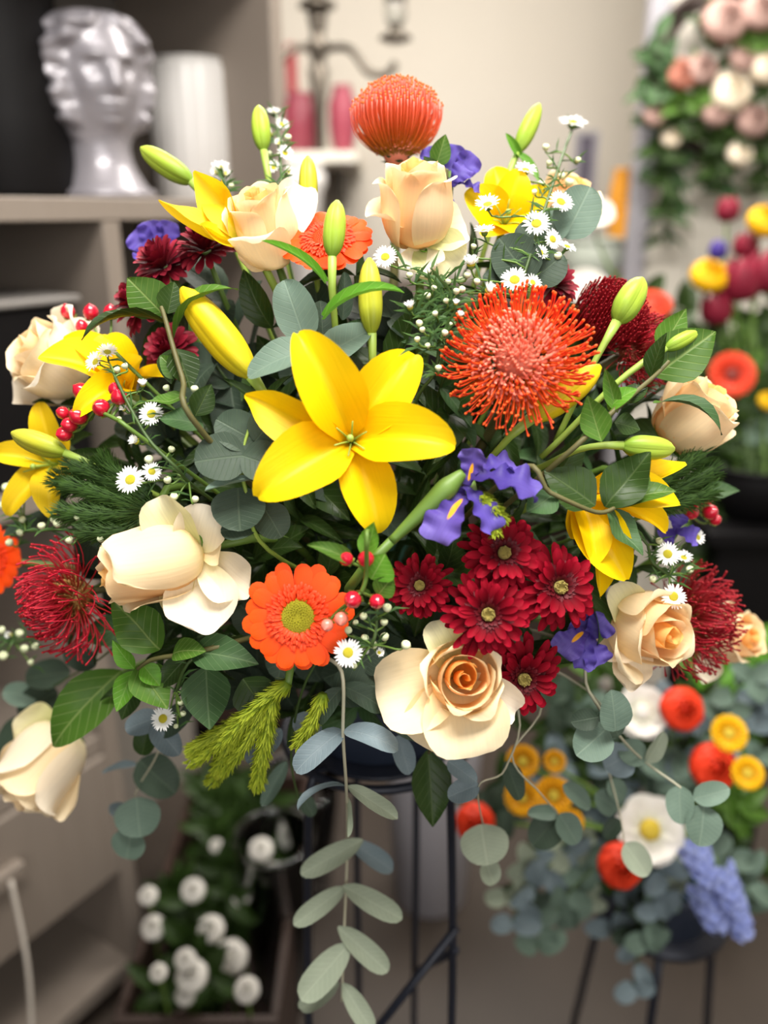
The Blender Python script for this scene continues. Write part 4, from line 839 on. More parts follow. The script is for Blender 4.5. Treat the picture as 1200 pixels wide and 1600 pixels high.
# ------------------------------------------------------------------ gerberas
gerbera('bright orange gerbera with a yellow green centre beside red berries', 466, 963, dm(466, 963) - .012, (.02, .05, 1), 86, 0, 2)
gerbera('orange gerbera tilted upward behind the upright green bud', 511, 374, dm(511, 374) + .012, (-.05, .55, .83), 73, .3, 5, mats=('gerb', 'gerb_in', 'gerb_in'))
gerbera('red orange gerbera cut off at the side edge beside the red pincushion', -18, 876, dm(-18, 876) + .0, (-.2, .1, 1), 58, .3, 7)
# ------------------------------------------------------------------ pincushions
protea('round orange red pincushion at the very top', 620, 196, dm(620, 196) + .02, (.0, .96, .28), 76, 'ball', 'pin_top', 'floret', seed=3, zs=.88)
protea('large open orange pincushion with long curling pins', 806, 556, dm(806, 556) - .018, (-.16, .16, .97), 114, 'open', seed=5)
protea('red pincushion with tangled crimson pins beside the peach cream rose', 92, 940, dm(92, 940) - .01, (-.75, -.25, .6), 82, 'messy', 'pin_red', 'floret_red', seed=9)
protea('red pincushion behind the small white aster, between two cream roses', 1094, 970, dm(1094, 970) + .01, (.62, .0, .78), 78, 'messy', 'pin_dark', 'floret_red', seed=11)
protea('dark crimson pincushion behind the rising green bud', 950, 498, dm(950, 498) + .045, (.25, .45, .85), 62, 'ball', 'pin_dark', 'floret_red', seed=13)
protea('paler red pincushion beside the dark crimson one', 1004, 540, dm(1004, 540) + .04, (.6, .25, .75), 62, 'messy', 'pin_dark', 'floret', seed=15)
# ------------------------------------------------------------------ chrysanthemums
mum('deep red chrysanthemum touching the purple iris', 786, 866, dm(786, 866) - .002, (.05, .25, .96), 70, 1)
mum('deep red chrysanthemum beside the hanging yellow lily', 872, 918, dm(872, 918) - .016, (.15, .1, .98), 72, 2)
mum('deep red chrysanthemum directly above the peach rose', 762, 960, dm(762, 960) - .02, (-.05, .1, 1), 72, 3)
mum('smaller deep red chrysanthemum beside the red berries', 657, 916, dm(657, 916) + .012, (-.2, .2, .96), 56, 4)
mum('deep red chrysanthemum with a ringed centre beside the peach rose', 816, 1058, dm(816, 1058) - .006, (.12, -.15, .97), 70, 5)
mum('wine red chrysanthemum under the half open yellow lily', 322, 392, dm(322, 392) + .03, (-.2, .75, .6), 52, 6, ('mum_back', 'mum_in', 'mum_disc'), 5, False, True)
mum('wine red chrysanthemum beside the pale blue iris', 258, 418, dm(258, 418) + .03, (-.45, .6, .65), 54, 7, ('mum_back', 'mum_in', 'mum_disc'), 5, False, True)
mum('wine red chrysanthemum behind the tall leafy twig', 222, 478, dm(222, 478) + .035, (-.6, .4, .65), 50, 8, ('mum_back', 'mum_in', 'mum_disc'), 5, False, True)
mum('small wine red chrysanthemum behind the white asters', 866, 446, dm(866, 446) + .045, (.3, .5, .8), 42, 10, ('mum_back', 'mum_in', 'mum_disc'), 4, False, True)
mum('wine red chrysanthemum deep between the leaves beside the yellow bud', 268, 548, dm(268, 548) + .06, (-.3, .2, .9), 48, 11, ('mum_back', 'mum_in', 'mum_disc'), 4, False, True)
# ------------------------------------------------------------------ irises: (base, tip, width, facing, bend, patched)
def iris(label, px, py, d, petals, spathe=None):
    t = Thing('iris', label, 'iris', foam_point(P(px, py, d)))
    for i, (bx, by, tx, ty, o0, o1, w_, nn, bend, pt) in enumerate(petals):
        t.add('petal', blade('fall', 'iris' if pt else 'iris_plain', bend, .10, .085, 3.4, 25, 13, seed=i), between(P(bx, by, d + o0), P(tx, ty, d + o1), w_ * d / FPX, DV(*nn)))
    c = P(px, py, d + .004)
    if spathe:
        A, B = P(*spathe[0], d), P(*spathe[1], d - .004); mid = A.lerp(B, .5); t.base = t.base
        b = MB(); b.tube(spline([A, A.lerp(B, .3), A.lerp(B, .6), A.lerp(B, .82), B], 4), [.0035, .0035, .004, .0045, .005, .0055, .006, .0065, .007, .0075, .0078, .0078, .0072, .006, .005, .004, .003], 9); t.world('spathe', b, M['stem'], label='green bud sheath'); add_stem(t, A, (B - A).normalized(), 'stem', .0034)
    else: add_stem(t, c, DV(0, .5, .5), 'stem', .003)
    return t
iris('purple iris with an orange marked fall beside the large yellow lily', 735, 745, dm(735, 745) - .01, [
    (728, 775, 682, 846, .0, -.012, 62, (-.3, .4, .9), WV, True), (722, 760, 768, 830, .002, -.008, 42, (.3, .4, .8), WV, False), (735, 748, 836, 776, -.004, -.006, 74, (.1, .8, .6), WV, False), (738, 745, 806, 728, .008, .01, 46, (.1, .8, .6), ((0, 20), (1, -40)), False), (730, 758, 742, 700, .0, -.006, 44, (-.3, .3, .9), WC, True), (722, 760, 716, 790, .006, .004, 30, (-.3, .2, .9), WC, False)], ((612, 845), (724, 738)))
iris('purple iris behind the tall cream rose at the top', 705, 268, dm(705, 268) + .02, [
    (705, 290, 742, 242, .0, .0, 40, (.3, .2, .9), WC, False), (700, 290, 712, 226, .004, .004, 36, (0, .2, .9), WC, False), (700, 285, 664, 232, .004, .008, 30, (-.2, .3, .9), WC, False), (705, 288, 748, 302, -.004, -.008, 26, (.3, .6, .6), WV, False), (704, 290, 728, 262, -.006, -.008, 34, (.2, .3, .9), WV, False), (700, 290, 690, 330, 0, 0, 30, (.2, .3, .9), WV, False)])
iris('pale violet iris beside the wine red chrysanthemums', 240, 372, dm(240, 372) + .05, [
    (245, 400, 208, 362, .0, .0, 44, (-.3, .3, .9), WC, False), (245, 400, 232, 345, .0, .0, 40, (-.1, .3, .9), WC, False), (248, 398, 268, 346, .0, .0, 36, (.2, .3, .9), WC, False), (240, 395, 222, 408, .0, -.01, 40, (-.3, .3, .9), WV, False)])
iris('dark purple iris with a yellow spot below the chrysanthemums', 915, 1000, dm(915, 1000) + .02, [
    (915, 985, 876, 1022, -.006, -.016, 48, (-.2, .4, .9), WV, True), (918, 990, 900, 965, .0, .0, 40, (-.2, .2, .9), WC, False), (915, 995, 948, 968, -.004, -.01, 44, (.2, .3, .9), WV, False), (915, 995, 935, 1040, -.004, -.012, 46, (.1, .4, .9), WV, False), (915, 990, 910, 1045, -.008, -.014, 34, (0, .4, .9), WV, False)])
iris('small purple iris beside the side berries', 1058, 828, dm(1058, 828) + .03, [
    (1055, 830, 1088, 842, .0, .0, 34, (.2, .4, .9), WV, False), (1055, 830, 1035, 842, .0, .0, 34, (-.2, .4, .9), WV, False), (1055, 830, 1062, 802, .0, .0, 30, (0, .3, .9), WC, False)])
iris('blurred purple iris with an orange mark behind the big veined leaf', 1040, 545, dm(1040, 545) + .05, [
    (1042, 560, 1030, 515, .0, .0, 30, (0, .3, .9), WC, True), (1040, 560, 1012, 552, .0, .0, 36, (-.3, .4, .9), WV, False), (1042, 562, 1020, 588, .0, .0, 34, (-.1, .4, .9), WV, False)])
# ------------------------------------------------------------------ asters
f1 = (-.1, .3, .95); fu = (.05, .72, .68); fl = (-.3, .2, .9); frr = (.4, .2, .85)
aster_spray('tall white aster spray beside the large eucalyptus leaf at the top', [(770, 560, .05), (815, 440, .0), (850, 330, -.01), (880, 240, 0), (893, 205, 0)], .01, [
    (895, 192, 25, fu, 0, 0), (821, 267, 20, (.1, .6, .7), 1, -.01), (762, 321, 23, (-.2, .6, .75), 1, -.01), (876, 316, 22, (.2, .4, .9), 0, -.02), (838, 350, 24, f1, 0, -.02), (757, 362, 19, (-.1, .8, .55), 1, -.01), (863, 374, 18, (.4, .1, .9), 0, -.015), (886, 386, 17, (.3, .7, .6), 0, -.015), (736, 414, 20, (-.1, .75, .6), 2, -.015), (804, 438, 24, f1, 0, -.02), (832, 442, 16, (.4, .3, .8), 1, -.015), (763, 455, 18, (.3, .5, .7), 2, -.015), (845, 395, 14, frr, 1, -.01)],
    [(853, 230, 7, 0), (878, 275, 7, 0), (889, 285, 9, 0), (846, 288, 8, 0), (872, 400, 8, -.01), (720, 438, 8, 0), (835, 300, 6, 0), (903, 250, 6, 0), (745, 440, 7, -.01), (858, 255, 6, 0), (740, 385, 6, 0)], 150, 3, leaf_len=.014)
aster_spray('budding white aster spray between the lily and the large orange pincushion', [(640, 660, .04), (680, 580, .0), (685, 520, -.01), (680, 470, -.01), (690, 430, -.01)], .02, [
    (602, 402, 21, f1, 0, -.03), (641, 481, 15, (-.2, .7, .6), 2, -.03), (718, 494, 11, (.2, .6, .7), 2, -.03), (712, 475, 10, (.1, .7, .7), 2, -.03)],
    [(655, 505, 7, -.03), (660, 515, 6, -.03), (695, 520, 7, -.03), (703, 507, 6, -.03), (685, 575, 7, -.02), (640, 430, 7, -.02), (697, 470, 6, -.03), (668, 462, 7, -.03), (678, 450, 6, -.03), (700, 440, 6, -.03), (713, 455, 7, -.03), (680, 490, 6, -.03), (652, 530, 6, -.03), (722, 452, 7, -.03), (668, 540, 6, -.02), (730, 430, 7, -.02)], 240, 5, leaf_len=.018)
aster_spray('white aster spray among the berries above the peach cream rose', [(330, 780, .05), (275, 730, .0), (235, 690, -.005), (205, 640, -.01), (180, 590, -.01)], -.012, [
    (150, 566, 19, (-.4, .3, .85), 1, 0), (168, 551, 18, (.2, .6, .75), 1, 0), (223, 602, 13, (.1, .7, .6), 2, 0), (237, 647, 22, f1, 0, -.004), (214, 690, 16, (-.5, .4, .7), 2, 0), (194, 640, 10, (-.3, .5, .8), 2, 0), (204, 750, 25, f1, 0, -.008), (237, 737, 17, frr, 0, 0)],
    [(183, 578, 7, 0), (195, 572, 7, 0), (233, 718, 9, 0), (262, 750, 8, 0), (272, 776, 8, 0), (304, 608, 8, 0), (268, 702, 7, 0), (305, 780, 7, 0), (260, 606, 7, 0), (186, 655, 6, 0)], 60, 7, leaf_len=.014)
aster_spray('single white aster beneath the bright green leaves', [(330, 1010, .03), (275, 1080, .0)], -.02, [(255, 1123, 21, f1, 0, -.01)], [(282, 1098, 6, 0), (286, 1115, 6, 0), (275, 1135, 5, 0), (290, 1085, 6, 0)], 16, 9)
aster_spray('white aster with round green white buds beside the orange gerbera', [(590, 900, .04), (588, 980, .0), (580, 1010, -.005)], -.022, [(544, 1020, 25, (-.1, .2, 1), 0, -.01), (592, 1020, 12, (.3, .3, .9), 2, 0), (570, 1018, 9, frr, 2, 0)],
    [(568, 963, 8, 0), (600, 972, 8, 0), (605, 950, 9, 0), (570, 997, 8, 0), (601, 995, 9, 0), (544, 985, 8, 0), (556, 973, 6, 0), (634, 1008, 10, 0), (553, 1040, 7, -.004), (584, 1008, 8, 0)], 22, 11)
aster_spray('white asters between the hanging lily and the side cream rose', [(960, 840, .04), (1020, 880, .01), (1045, 900, .0)], .0, [(1052, 932, 22, (.0, .15, 1), 0, -.025), (1043, 866, 21, f1, 0, 0), (1068, 872, 16, fu, 1, .01), (1045, 900, 14, frr, 1, .01), (1090, 840, 14, frr, 1, .02)], [(1030, 845, 7, 0), (1078, 890, 8, 0), (1020, 905, 7, 0)], 40, 13)
aster_spray('blurred white aster sprig behind the upright bud at the top', [(440, 360, .03), (440, 280, .0), (432, 180, 0)], .045, [(428, 176, 13, fu, 1, 0), (440, 195, 13, frr, 1, 0), (422, 210, 12, fl, 2, 0), (445, 240, 15, frr, 1, 0), (428, 262, 14, fl, 1, 0), (450, 270, 13, frr, 2, 0), (436, 225, 11, f1, 2, 0)], [(450, 215, 7, 0), (420, 240, 7, 0), (455, 300, 8, 0)], 40, 15)
aster_spray('blurred white aster sprig behind the half open yellow lily', [(380, 400, .03), (352, 300, 0)], .05, [(345, 262, 17, fu, 1, 0), (352, 272, 12, frr, 2, 0), (338, 270, 12, fl, 2, 0)], [(362, 290, 6, 0)], 20, 17)
aster_spray('budding aster sprig reaching out below the red pincushion', [(200, 900, .06), (80, 985, .02), (20, 1005, 0)], .0, [(16, 992, 10, fl, 2, 0)], [(5, 1025, 9, 0), (38, 1014, 8, 0), (30, 990, 8, 0), (55, 1010, 7, 0), (2, 985, 8, 0), (48, 1035, 6, 0)], 40, 19)
aster_spray('budding aster sprig above the red pincushion at the side', [(220, 860, .06), (130, 830, .02), (40, 830, 0)], .0, [(12, 778, 9, fl, 2, .02)], [(32, 832, 8, 0), (65, 822, 8, 0), (90, 818, 9, 0), (122, 808, 8, 0), (108, 844, 8, 0), (158, 842, 8, 0), (15, 848, 8, 0), (35, 812, 7, 0), (85, 812, 8, 0), (10, 762, 9, .03), (30, 770, 9, .03), (5, 790, 9, .03), (20, 755, 8, .03)], 50, 21)
# ------------------------------------------------------------------ berries
def berries(label, stem_px, d, lst, seed=1, leaves=(), pink=()):
    pts = [P(x, y, dome(x, y) + d) for x, y in stem_px]; t = Thing('berry_sprig', label, 'berries', foam_point(pts[0])); rs = random.Random(seed)
    main = spline([t.base] + pts, 6); b = MB(); b.tube(main, .0016, 6); t.world('stem', b, M['stem'])
    if 'berry' not in BL:
        q = MB(); q.lathe([(.15, -1.05), (.7, -.8), (1, -.2), (.98, .25), (.72, .72), (.36, .98), (.12, 1.14), (.04, 1.22)], 16); BL['berry'] = q.mesh('berry', M['berry'])
        BL['berry_pink'] = q.mesh('berry', M['berry_pink'])
        q = MB()
        for i in range(5):
            a = 1.2566 * i; o = Vector((math.cos(a), math.sin(a), 0)); s_ = Vector((-o.y, o.x, 0)); q.add([o * .2 + Vector((0, 0, -1.12)), o * .7 + s_ * .4 + Vector((0, 0, -.98)), o * 1.15 + Vector((0, 0, -.62)), o * .7 - s_ * .4 + Vector((0, 0, -.98))], [(0, 1, 2, 3)])
        BL['bcal'] = q.mesh('berry_sepals', M['stem_light'])
    tw = MB()
    for i, (x, y, r, n) in enumerate(lst):
        dd = dome(x, y) + d; h = P(x, y, dd); s = r * dd / FPX; nw = DV(*n); F_ = frame(nw, rs.random() * 6, h, s)
        o = t.add('berry', BL['berry_pink' if i in pink else 'berry'], F_); t.add('sepals', BL['bcal'], F_, o)
        e = h - nw * s; k = min(main[5:], key=lambda p: (p - e).length); tw.tube(bez(k, k.lerp(e, .4), e - nw * (e - k).length * .4, e, 6), .0011, 5)
    t.world('twigs', tw, M['stem'])
    for (bx, by, tx, ty, w_, nn, mt, st) in leaves:
        dd = dome(bx, by) + d + .004; t.add('leaf', blade('ovate', mt, BEND[st], .06, .02, 1.3, 11, 7, fold=.05), between(P(bx, by, dd), P(tx, ty, dd - .006), w_ * dd / FPX, DV(*nn)))
berries('red berry sprig with two pink berries over the orange gerbera', [(575, 830), (572, 900), (565, 925)], -.03, [(541, 873, 11, (-.2, .3, .9)), (572, 873, 13, (.1, .3, .9)), (551, 937, 14, (-.3, -.2, .9)), (589, 940, 12, (.2, -.2, .95)), (511, 977, 10, (-.3, -.5, .8)), (533, 967, 11, (-.1, -.6, .8))], 3,
        [(580, 905, 602, 865, 60, (.2, .3, .9), 'leaf_bright', 'flat'), (568, 872, 585, 815, 36, (-.3, .2, .9), 'leaf_bright', 'cupped'), (590, 930, 615, 900, 38, (.2, .3, .9), 'leaf', 'flat'), (552, 880, 480, 852, 26, (-.2, .5, .9), 'leaf', 'arch')], pink=(4, 5))
berries('red berry sprig in front of the yellow lily beside the cream white rose', [(230, 690), (190, 660), (150, 640)], -.018, [(127, 611, 13, (-.6, .5, .6)), (158, 637, 14, (-.3, .2, .9)), (122, 650, 14, (-.5, .3, .8)), (186, 620, 13, (.1, .5, .9)), (108, 664, 12, (-.6, 0, .8)), (100, 678, 12, (-.6, -.2, .8)), (98, 645, 10, (-.6, .2, .8)), (180, 608, 11, (0, .6, .8))], 5)
berries('red berries standing above the cream white rose', [(230, 600), (170, 540)], .03, [(106, 487, 11, (-.2, .8, .5)), (142, 488, 12, (0, .8, .5)), (173, 487, 11, (.1, .8, .5)), (128, 510, 10, (-.1, .8, .5))], 7)
berries('red berries behind the hanging yellow lily', [(960, 820), (1070, 800)], .03, [(1088, 780, 13, (.3, .4, .8)), (1110, 800, 12, (.4, .2, .8)), (1080, 800, 12, (0, .2, .9)), (1104, 778, 11, (.3, .5, .8)), (1118, 812, 9, (.3, .3, .8))], 9)
# ------------------------------------------------------------------ leafy branches
L_ = lambda bx, by, tx, ty, w_, nn=(0, .3, 1), o0=0, o1=-.006, mt=None, st='flat': (bx, by, tx, ty, w_, nn, o0, o1, mt, st)
branch('leafy_twig', 'leafy twig with a pale leaf at its tip beside the large yellow bud', 'leaves', [(322, 682, .0), (285, 590, -.01), (258, 498, -.014), (252, 480, -.014)], -.012, [
    L_(256, 492, 199, 434, 68, (-.2, .3, .95), 0, -.012), L_(262, 490, 272, 440, 44, (.4, .3, .8), .004, .004, 'leaf_dark'), L_(264, 508, 128, 532, 44, (-.1, .9, .35), 0, -.02, 'leaf_dark', 'arch'), L_(272, 528, 372, 452, 46, (.0, .85, .45), 0, -.012, 'leaf', 'arch'),
    L_(276, 545, 298, 608, 52, (.4, .1, .9), 0, .0, 'leaf_dark'), L_(268, 545, 268, 600, 44, (-.3, .2, .9), 0, 0, 'leaf_dark'), L_(285, 590, 250, 555, 34, (-.4, .3, .8), 0, 0, 'leaf'), L_(292, 622, 236, 628, 40, (-.1, .7, .6), 0, -.01, 'leaf', 'wave'), L_(318, 668, 250, 655, 46, (0, .5, .8), 0, 0, 'leaf_matte', 'droop'), L_(305, 650, 330, 600, 40, (.4, .2, .9), 0, 0, 'leaf_dark')])
branch('leafy_twig', 'leafy twig with glossy bright leaves under the peach cream rose', 'leaves', [(380, 1000, .03), (300, 1020, .0), (240, 1030, -.01), (215, 1045, -.014)], -.018, [
    L_(250, 1015, 175, 935, 76, (-.1, .3, .95), 0, -.012, 'leaf', 'wave'), L_(190, 1048, 84, 1166, 78, (.2, .4, .9), -.004, -.016, 'leaf', 'arch'), L_(214, 1040, 262, 1108, 62, (.3, .3, .9), 0, -.014, 'leaf', 'flat'), L_(208, 1048, 182, 1112, 36, (.1, .3, .95), -.006, -.02, 'leaf_bright', 'flat'), L_(210, 1045, 176, 1000, 30, (-.3, .3, .9), -.004, -.012, 'leaf_bright', 'flat'),
    L_(222, 1038, 250, 1072, 34, (.3, .3, .9), -.002, -.002, 'leaf_bright'), L_(270, 1022, 322, 1018, 42, (.1, .6, .8), 0, -.01, 'leaf', 'droop'), L_(300, 1020, 404, 1038, 60, (.1, .5, .9), .01, 0, 'leaf_matte', 'droop'), L_(322, 1040, 328, 1140, 78, (0, .2, 1), .01, .0, 'leaf_matte', 'flat'), L_(290, 1030, 250, 1075, 40, (-.2, .3, .9), .01, .01, 'leaf_dark'), L_(380, 1060, 420, 1120, 70, (0, .2, 1), .02, .015, 'leaf_dark'), L_(215, 1062, 190, 1125, 40, (0, .2, 1), .005, .005, 'leaf_dark')])
branch('leafy_twig', 'leafy twig with the big pale veined leaf beside the side cream rose', 'leaves', [(850, 740, .03), (950, 650, .0), (1020, 590, -.01), (1045, 565, -.015)], -.025, [
    L_(1022, 588, 1118, 518, 84, (-.2, .1, 1), -.008, -.02, 'leaf', 'flat'), L_(1030, 556, 1072, 482, 50, (.1, .2, 1), 0, .0, 'leaf', 'cupped'), L_(1016, 590, 1042, 520, 34, (-.6, .2, .7), -.004, -.02, 'leaf_dark', 'flat'), L_(1034, 628, 1128, 680, 44, (.2, .8, .5), -.008, -.02, 'leaf_matte', 'arch'), L_(1020, 630, 1034, 628, 10, (.2, .8, .5), 0, 0, 'leaf', 'flat'),
    L_(940, 690, 918, 618, 48, (-.3, .2, .9), -.006, -.014, 'leaf', 'cupped'), L_(950, 640, 996, 608, 36, (0, .6, .8), 0, -.01, 'leaf_bright', 'droop'), L_(965, 645, 945, 575, 26, (-.4, .2, .9), 0, -.01, 'leaf', 'cupped'), L_(975, 630, 1012, 605, 34, (0, .6, .8), 0, .0, 'leaf_dark', 'droop'), L_(960, 660, 1000, 672, 44, (.1, .5, .9), 0.01, .01, 'leaf_dark', 'flat')])
branch('leafy_twig', 'leafy twig whose leaves cover the hanging yellow lily', 'leaves', [(800, 740, .03), (860, 770, .0), (930, 800, -.008), (960, 794, -.01)], -.022, [
    L_(945, 792, 1016, 706, 72, (-.1, .3, .95), -.004, -.012, 'leaf_dark', 'wave'), L_(960, 794, 1056, 768, 48, (.1, .7, .7), -.004, -.014, 'leaf', 'droop'), L_(948, 796, 1004, 868, 48, (.3, .3, .9), -.004, -.014, 'leaf_matte', 'wave'), L_(930, 790, 850, 735, 78, (-.1, .4, .9), .012, .016, 'leaf_dark', 'flat'), L_(975, 780, 1012, 735, 50, (.2, .4, .9), 0, 0, 'leaf', 'flat'), L_(870, 768, 822, 800, 54, (-.3, .3, .9), .006, .0, 'leaf_matte', 'cupped')])
branch('dark_leaf_sprig', 'dark green pointed leaf hanging below the peach rose', 'leaves', [(676, 1140, .03), (670, 1176, .02)], .0, [L_(668, 1172, 676, 1292, 66, (.2, .1, 1), .02, .01, 'leaf_dark', 'flat')])
branch('dark_leaf_sprig', 'green pointed leaf standing between the top pincushion and the purple iris', 'leaves', [(690, 330, .03), (686, 280, .0), (682, 262, 0)], .01, [L_(680, 262, 696, 210, 34, (.3, .2, .9), 0, -.008, 'leaf', 'flat'), L_(682, 275, 662, 244, 24, (-.2, .3, .9), 0.004, 0, 'leaf_dark', 'flat')])
# ------------------------------------------------------------------ eucalyptus
E_ = L_
branch('eucalyptus_strand', 'long pale eucalyptus strand hanging straight down in front of the stand', 'eucalyptus', [(500, 1010, .03), (534, 1050, -.01), (536, 1150, -.025), (541, 1230, -.03), (543, 1310, -.035), (540, 1400, -.035), (537, 1475, -.035), (534, 1565, -.035)], .0, [
    E_(534, 1075, 496, 1128, 33, (-.3, .2, .9), -.01, -.01, 'euc_dark', 'arch'), E_(535, 1072, 598, 1108, 36, (.2, .4, .9), -.01, -.01, 'euc_dark', 'arch'),
    E_(536, 1142, 462, 1206, 38, (-.1, .4, .9), -.03, -.05, 'euc_blue', 'arch'), E_(538, 1142, 622, 1172, 34, (.1, .6, .8), -.03, -.045, 'euc_blue', 'arch'),
    E_(541, 1229, 466, 1266, 18, (-.4, .85, .25), -.035, -.05, 'euc_blue', 'arch'), E_(543, 1228, 621, 1280, 26, (.3, .5, .8), -.035, -.05, 'euc_pale', 'flat'), E_(542, 1244, 543, 1308, 11, (.6, .1, .75), -.035, -.06, 'euc_pale', 'flat'),
    E_(567, 1312, 470, 1366, 33, (-.1, .3, .95), -.04, -.05, 'euc_pale', 'flat'), E_(545, 1314, 614, 1360, 31, (.3, .4, .9), -.03, -.02, 'euc_blue', 'flat'),
    E_(540, 1386, 459, 1445, 30, (-.2, .3, .95), -.035, -.05, 'euc_pale', 'flat'), E_(536, 1384, 628, 1436, 33, (.2, .4, .9), -.04, -.05, 'euc_pale', 'flat'),
    E_(528, 1448, 606, 1518, 34, (.2, .4, .9), -.036, -.04, 'euc_pale', 'flat'), E_(546, 1474, 470, 1562, 44, (-.1, .3, .95), -.04, -.055, 'euc_pale', 'flat'), E_(530, 1536, 468, 1576, 28, (-.2, .3, .9), -.03, -.02, 'euc_pale', 'flat'), E_(535, 1536, 582, 1612, 30, (.2, .3, .9), -.036, -.045, 'euc_pale', 'flat')], 'oblong', 'euc_pale', 'stem_euc', .0014, cup=.05, fold=.02)
branch('eucalyptus_branch', 'round leaved eucalyptus beside the large yellow lily', 'eucalyptus', [(420, 860, .03), (385, 770, .01), (378, 712, .005), (400, 640, .01)], .0, [
    E_(385, 712, 304, 722, 82, (-.1, .3, .95), -.002, -.008, 'euc_dark'), E_(378, 712, 450, 738, 70, (.3, .2, .9), .004, .004, 'euc_dark'), E_(400, 690, 338, 655, 66, (-.2, .3, .9), .006, .004, 'euc_dark'), E_(398, 690, 440, 640, 60, (.3, .3, .9), .01, .012, 'euc_dark'), E_(398, 750, 320, 768, 22, (-.2, .9, .5), -.006, -.012, 'euc'), E_(372, 762, 376, 830, 86, (0, .2, 1), .008, .004, 'euc_dark'), E_(410, 790, 440, 840, 60, (.3, .1, .9), .02, .02, 'euc_dark'), E_(345, 830, 400, 826, 40, (.0, .4, .9), .01, .01, 'euc_dark')], 'round', 'euc_dark', 'stem_light', .0016)
branch('eucalyptus_branch', 'eucalyptus leaves above the large lily, around the bud stem', 'eucalyptus', [(520, 680, .05), (500, 560, .03), (490, 500, .02)], .012, [
    E_(478, 535, 444, 438, 66, (.1, -.1, 1), 0, 0, 'euc'), E_(490, 550, 388, 590, 60, (-.1, .5, .85), -.012, -.016, 'euc', 'droop'), E_(500, 560, 580, 515, 58, (.1, .4, .9), .004, .0, 'euc', 'flat'), E_(505, 540, 500, 470, 44, (.3, .2, .9), .02, .02, 'euc_dark'), E_(560, 600, 530, 560, 50, (0, .2, 1), .02, .02, 'euc_dark'), E_(535, 500, 538, 425, 26, (.4, .1, .9), .006, .0, 'euc_dark'), E_(560, 700, 620, 690, 60, (0, .2, 1), .05, .05, 'euc_dark')], 'round', 'euc', 'stem_light', .0018)
branch('eucalyptus_branch', 'large eucalyptus leaves around the tall white aster spray', 'eucalyptus', [(800, 560, .05), (830, 440, .03), (860, 370, .02), (880, 340, .02)], .012, [
    E_(882, 372, 922, 292, 72, (.1, .2, 1), -.01, -.014, 'euc'), E_(855, 380, 868, 325, 60, (-.2, .2, 1), .01, .01, 'euc'), E_(828, 440, 780, 372, 80, (-.2, .3, .95), .0, -.004, 'euc_dark'), E_(832, 440, 880, 398, 66, (.2, .4, .9), .0, -.004, 'euc_dark'), E_(815, 460, 755, 430, 60, (-.1, .5, .9), .01, .01, 'euc_dark'), E_(850, 400, 812, 350, 58, (-.2, .2, .9), .016, .016, 'euc_dark')], 'round', 'euc', 'stem_light', .0018)
branch('eucalyptus_branch', 'round leaved eucalyptus trailing below the cream rose with the aster', 'eucalyptus', [(880, 1000, .05), (920, 1080, .0), (968, 1150, -.03), (1010, 1192, -.04), (1060, 1228, -.05), (1100, 1262, -.055)], .0, [
    E_(948, 1138, 900, 1180, 60, (-.1, .2, 1), -.035, -.045, 'euc'), E_(962, 1142, 955, 1078, 50, (.1, .2, 1), -.035, -.04, 'euc'), E_(935, 1120, 892, 1128, 34, (-.2, .2, 1), -.02, -.02, 'euc_dark'), E_(972, 1160, 1005, 1194, 42, (.2, .2, 1), -.04, -.05, 'euc'), E_(985, 1176, 945, 1200, 54, (0, .2, 1), -.03, -.03, 'euc_blue'), E_(1010, 1192, 1036, 1142, 30, (.4, .2, .9), -.045, -.05, 'euc_pale'), E_(968, 1150, 940, 1110, 40, (0, .2, 1), -.02, -.015, 'euc_dark'),
    E_(1062, 1228, 1064, 1288, 40, (-.4, .2, .9), -.05, -.06, 'euc'), E_(1084, 1248, 1140, 1232, 34, (.2, .5, .85), -.055, -.06, 'euc'), E_(1100, 1258, 1092, 1322, 56, (.1, .2, 1), -.055, -.065, 'euc')], 'round', 'euc', 'stem_euc', .0013)
branch('eucalyptus_branch', 'trailing eucalyptus with one pale disc leaf beside the stand leg', 'eucalyptus', [(800, 1090, .05), (790, 1200, .0), (748, 1228, -.02), (755, 1290, -.03)], .0, [
    E_(752, 1288, 762, 1352, 72, (0, .2, 1), -.035, -.045, 'euc_pale'), E_(758, 1345, 772, 1382, 34, (.3, .1, .9), -.03, -.03, 'euc_pale'), E_(748, 1226, 700, 1246, 36, (-.2, .4, .9), -.02, -.02, 'euc_blue'), E_(700, 1190, 745, 1222, 30, (.1, .4, .9), 0, -.01, 'euc_blue'), E_(790, 1190, 812, 1250, 34, (.2, .2, .9), .02, .02, 'euc_dark')], 'round', 'euc', 'stem_euc', .0009)
branch('eucalyptus_branch', 'small eucalyptus leaves trailing over the golden blooms behind', 'eucalyptus', [(840, 1080, .05), (800, 1180, .0), (845, 1240, -.03), (872, 1272, -.035)], .01, [
    E_(872, 1272, 824, 1272, 26, (0, .7, .7), -.035, -.04, 'euc'), E_(872, 1274, 832, 1322, 50, (-.1, .3, .9), -.03, -.035, 'euc_dark'), E_(874, 1272, 902, 1318, 40, (.2, .3, .9), -.04, -.045, 'euc'), E_(880, 1226, 922, 1264, 30, (.1, .6, .8), -.03, -.035, 'euc')], 'round', 'euc', 'stem_euc', .0009)
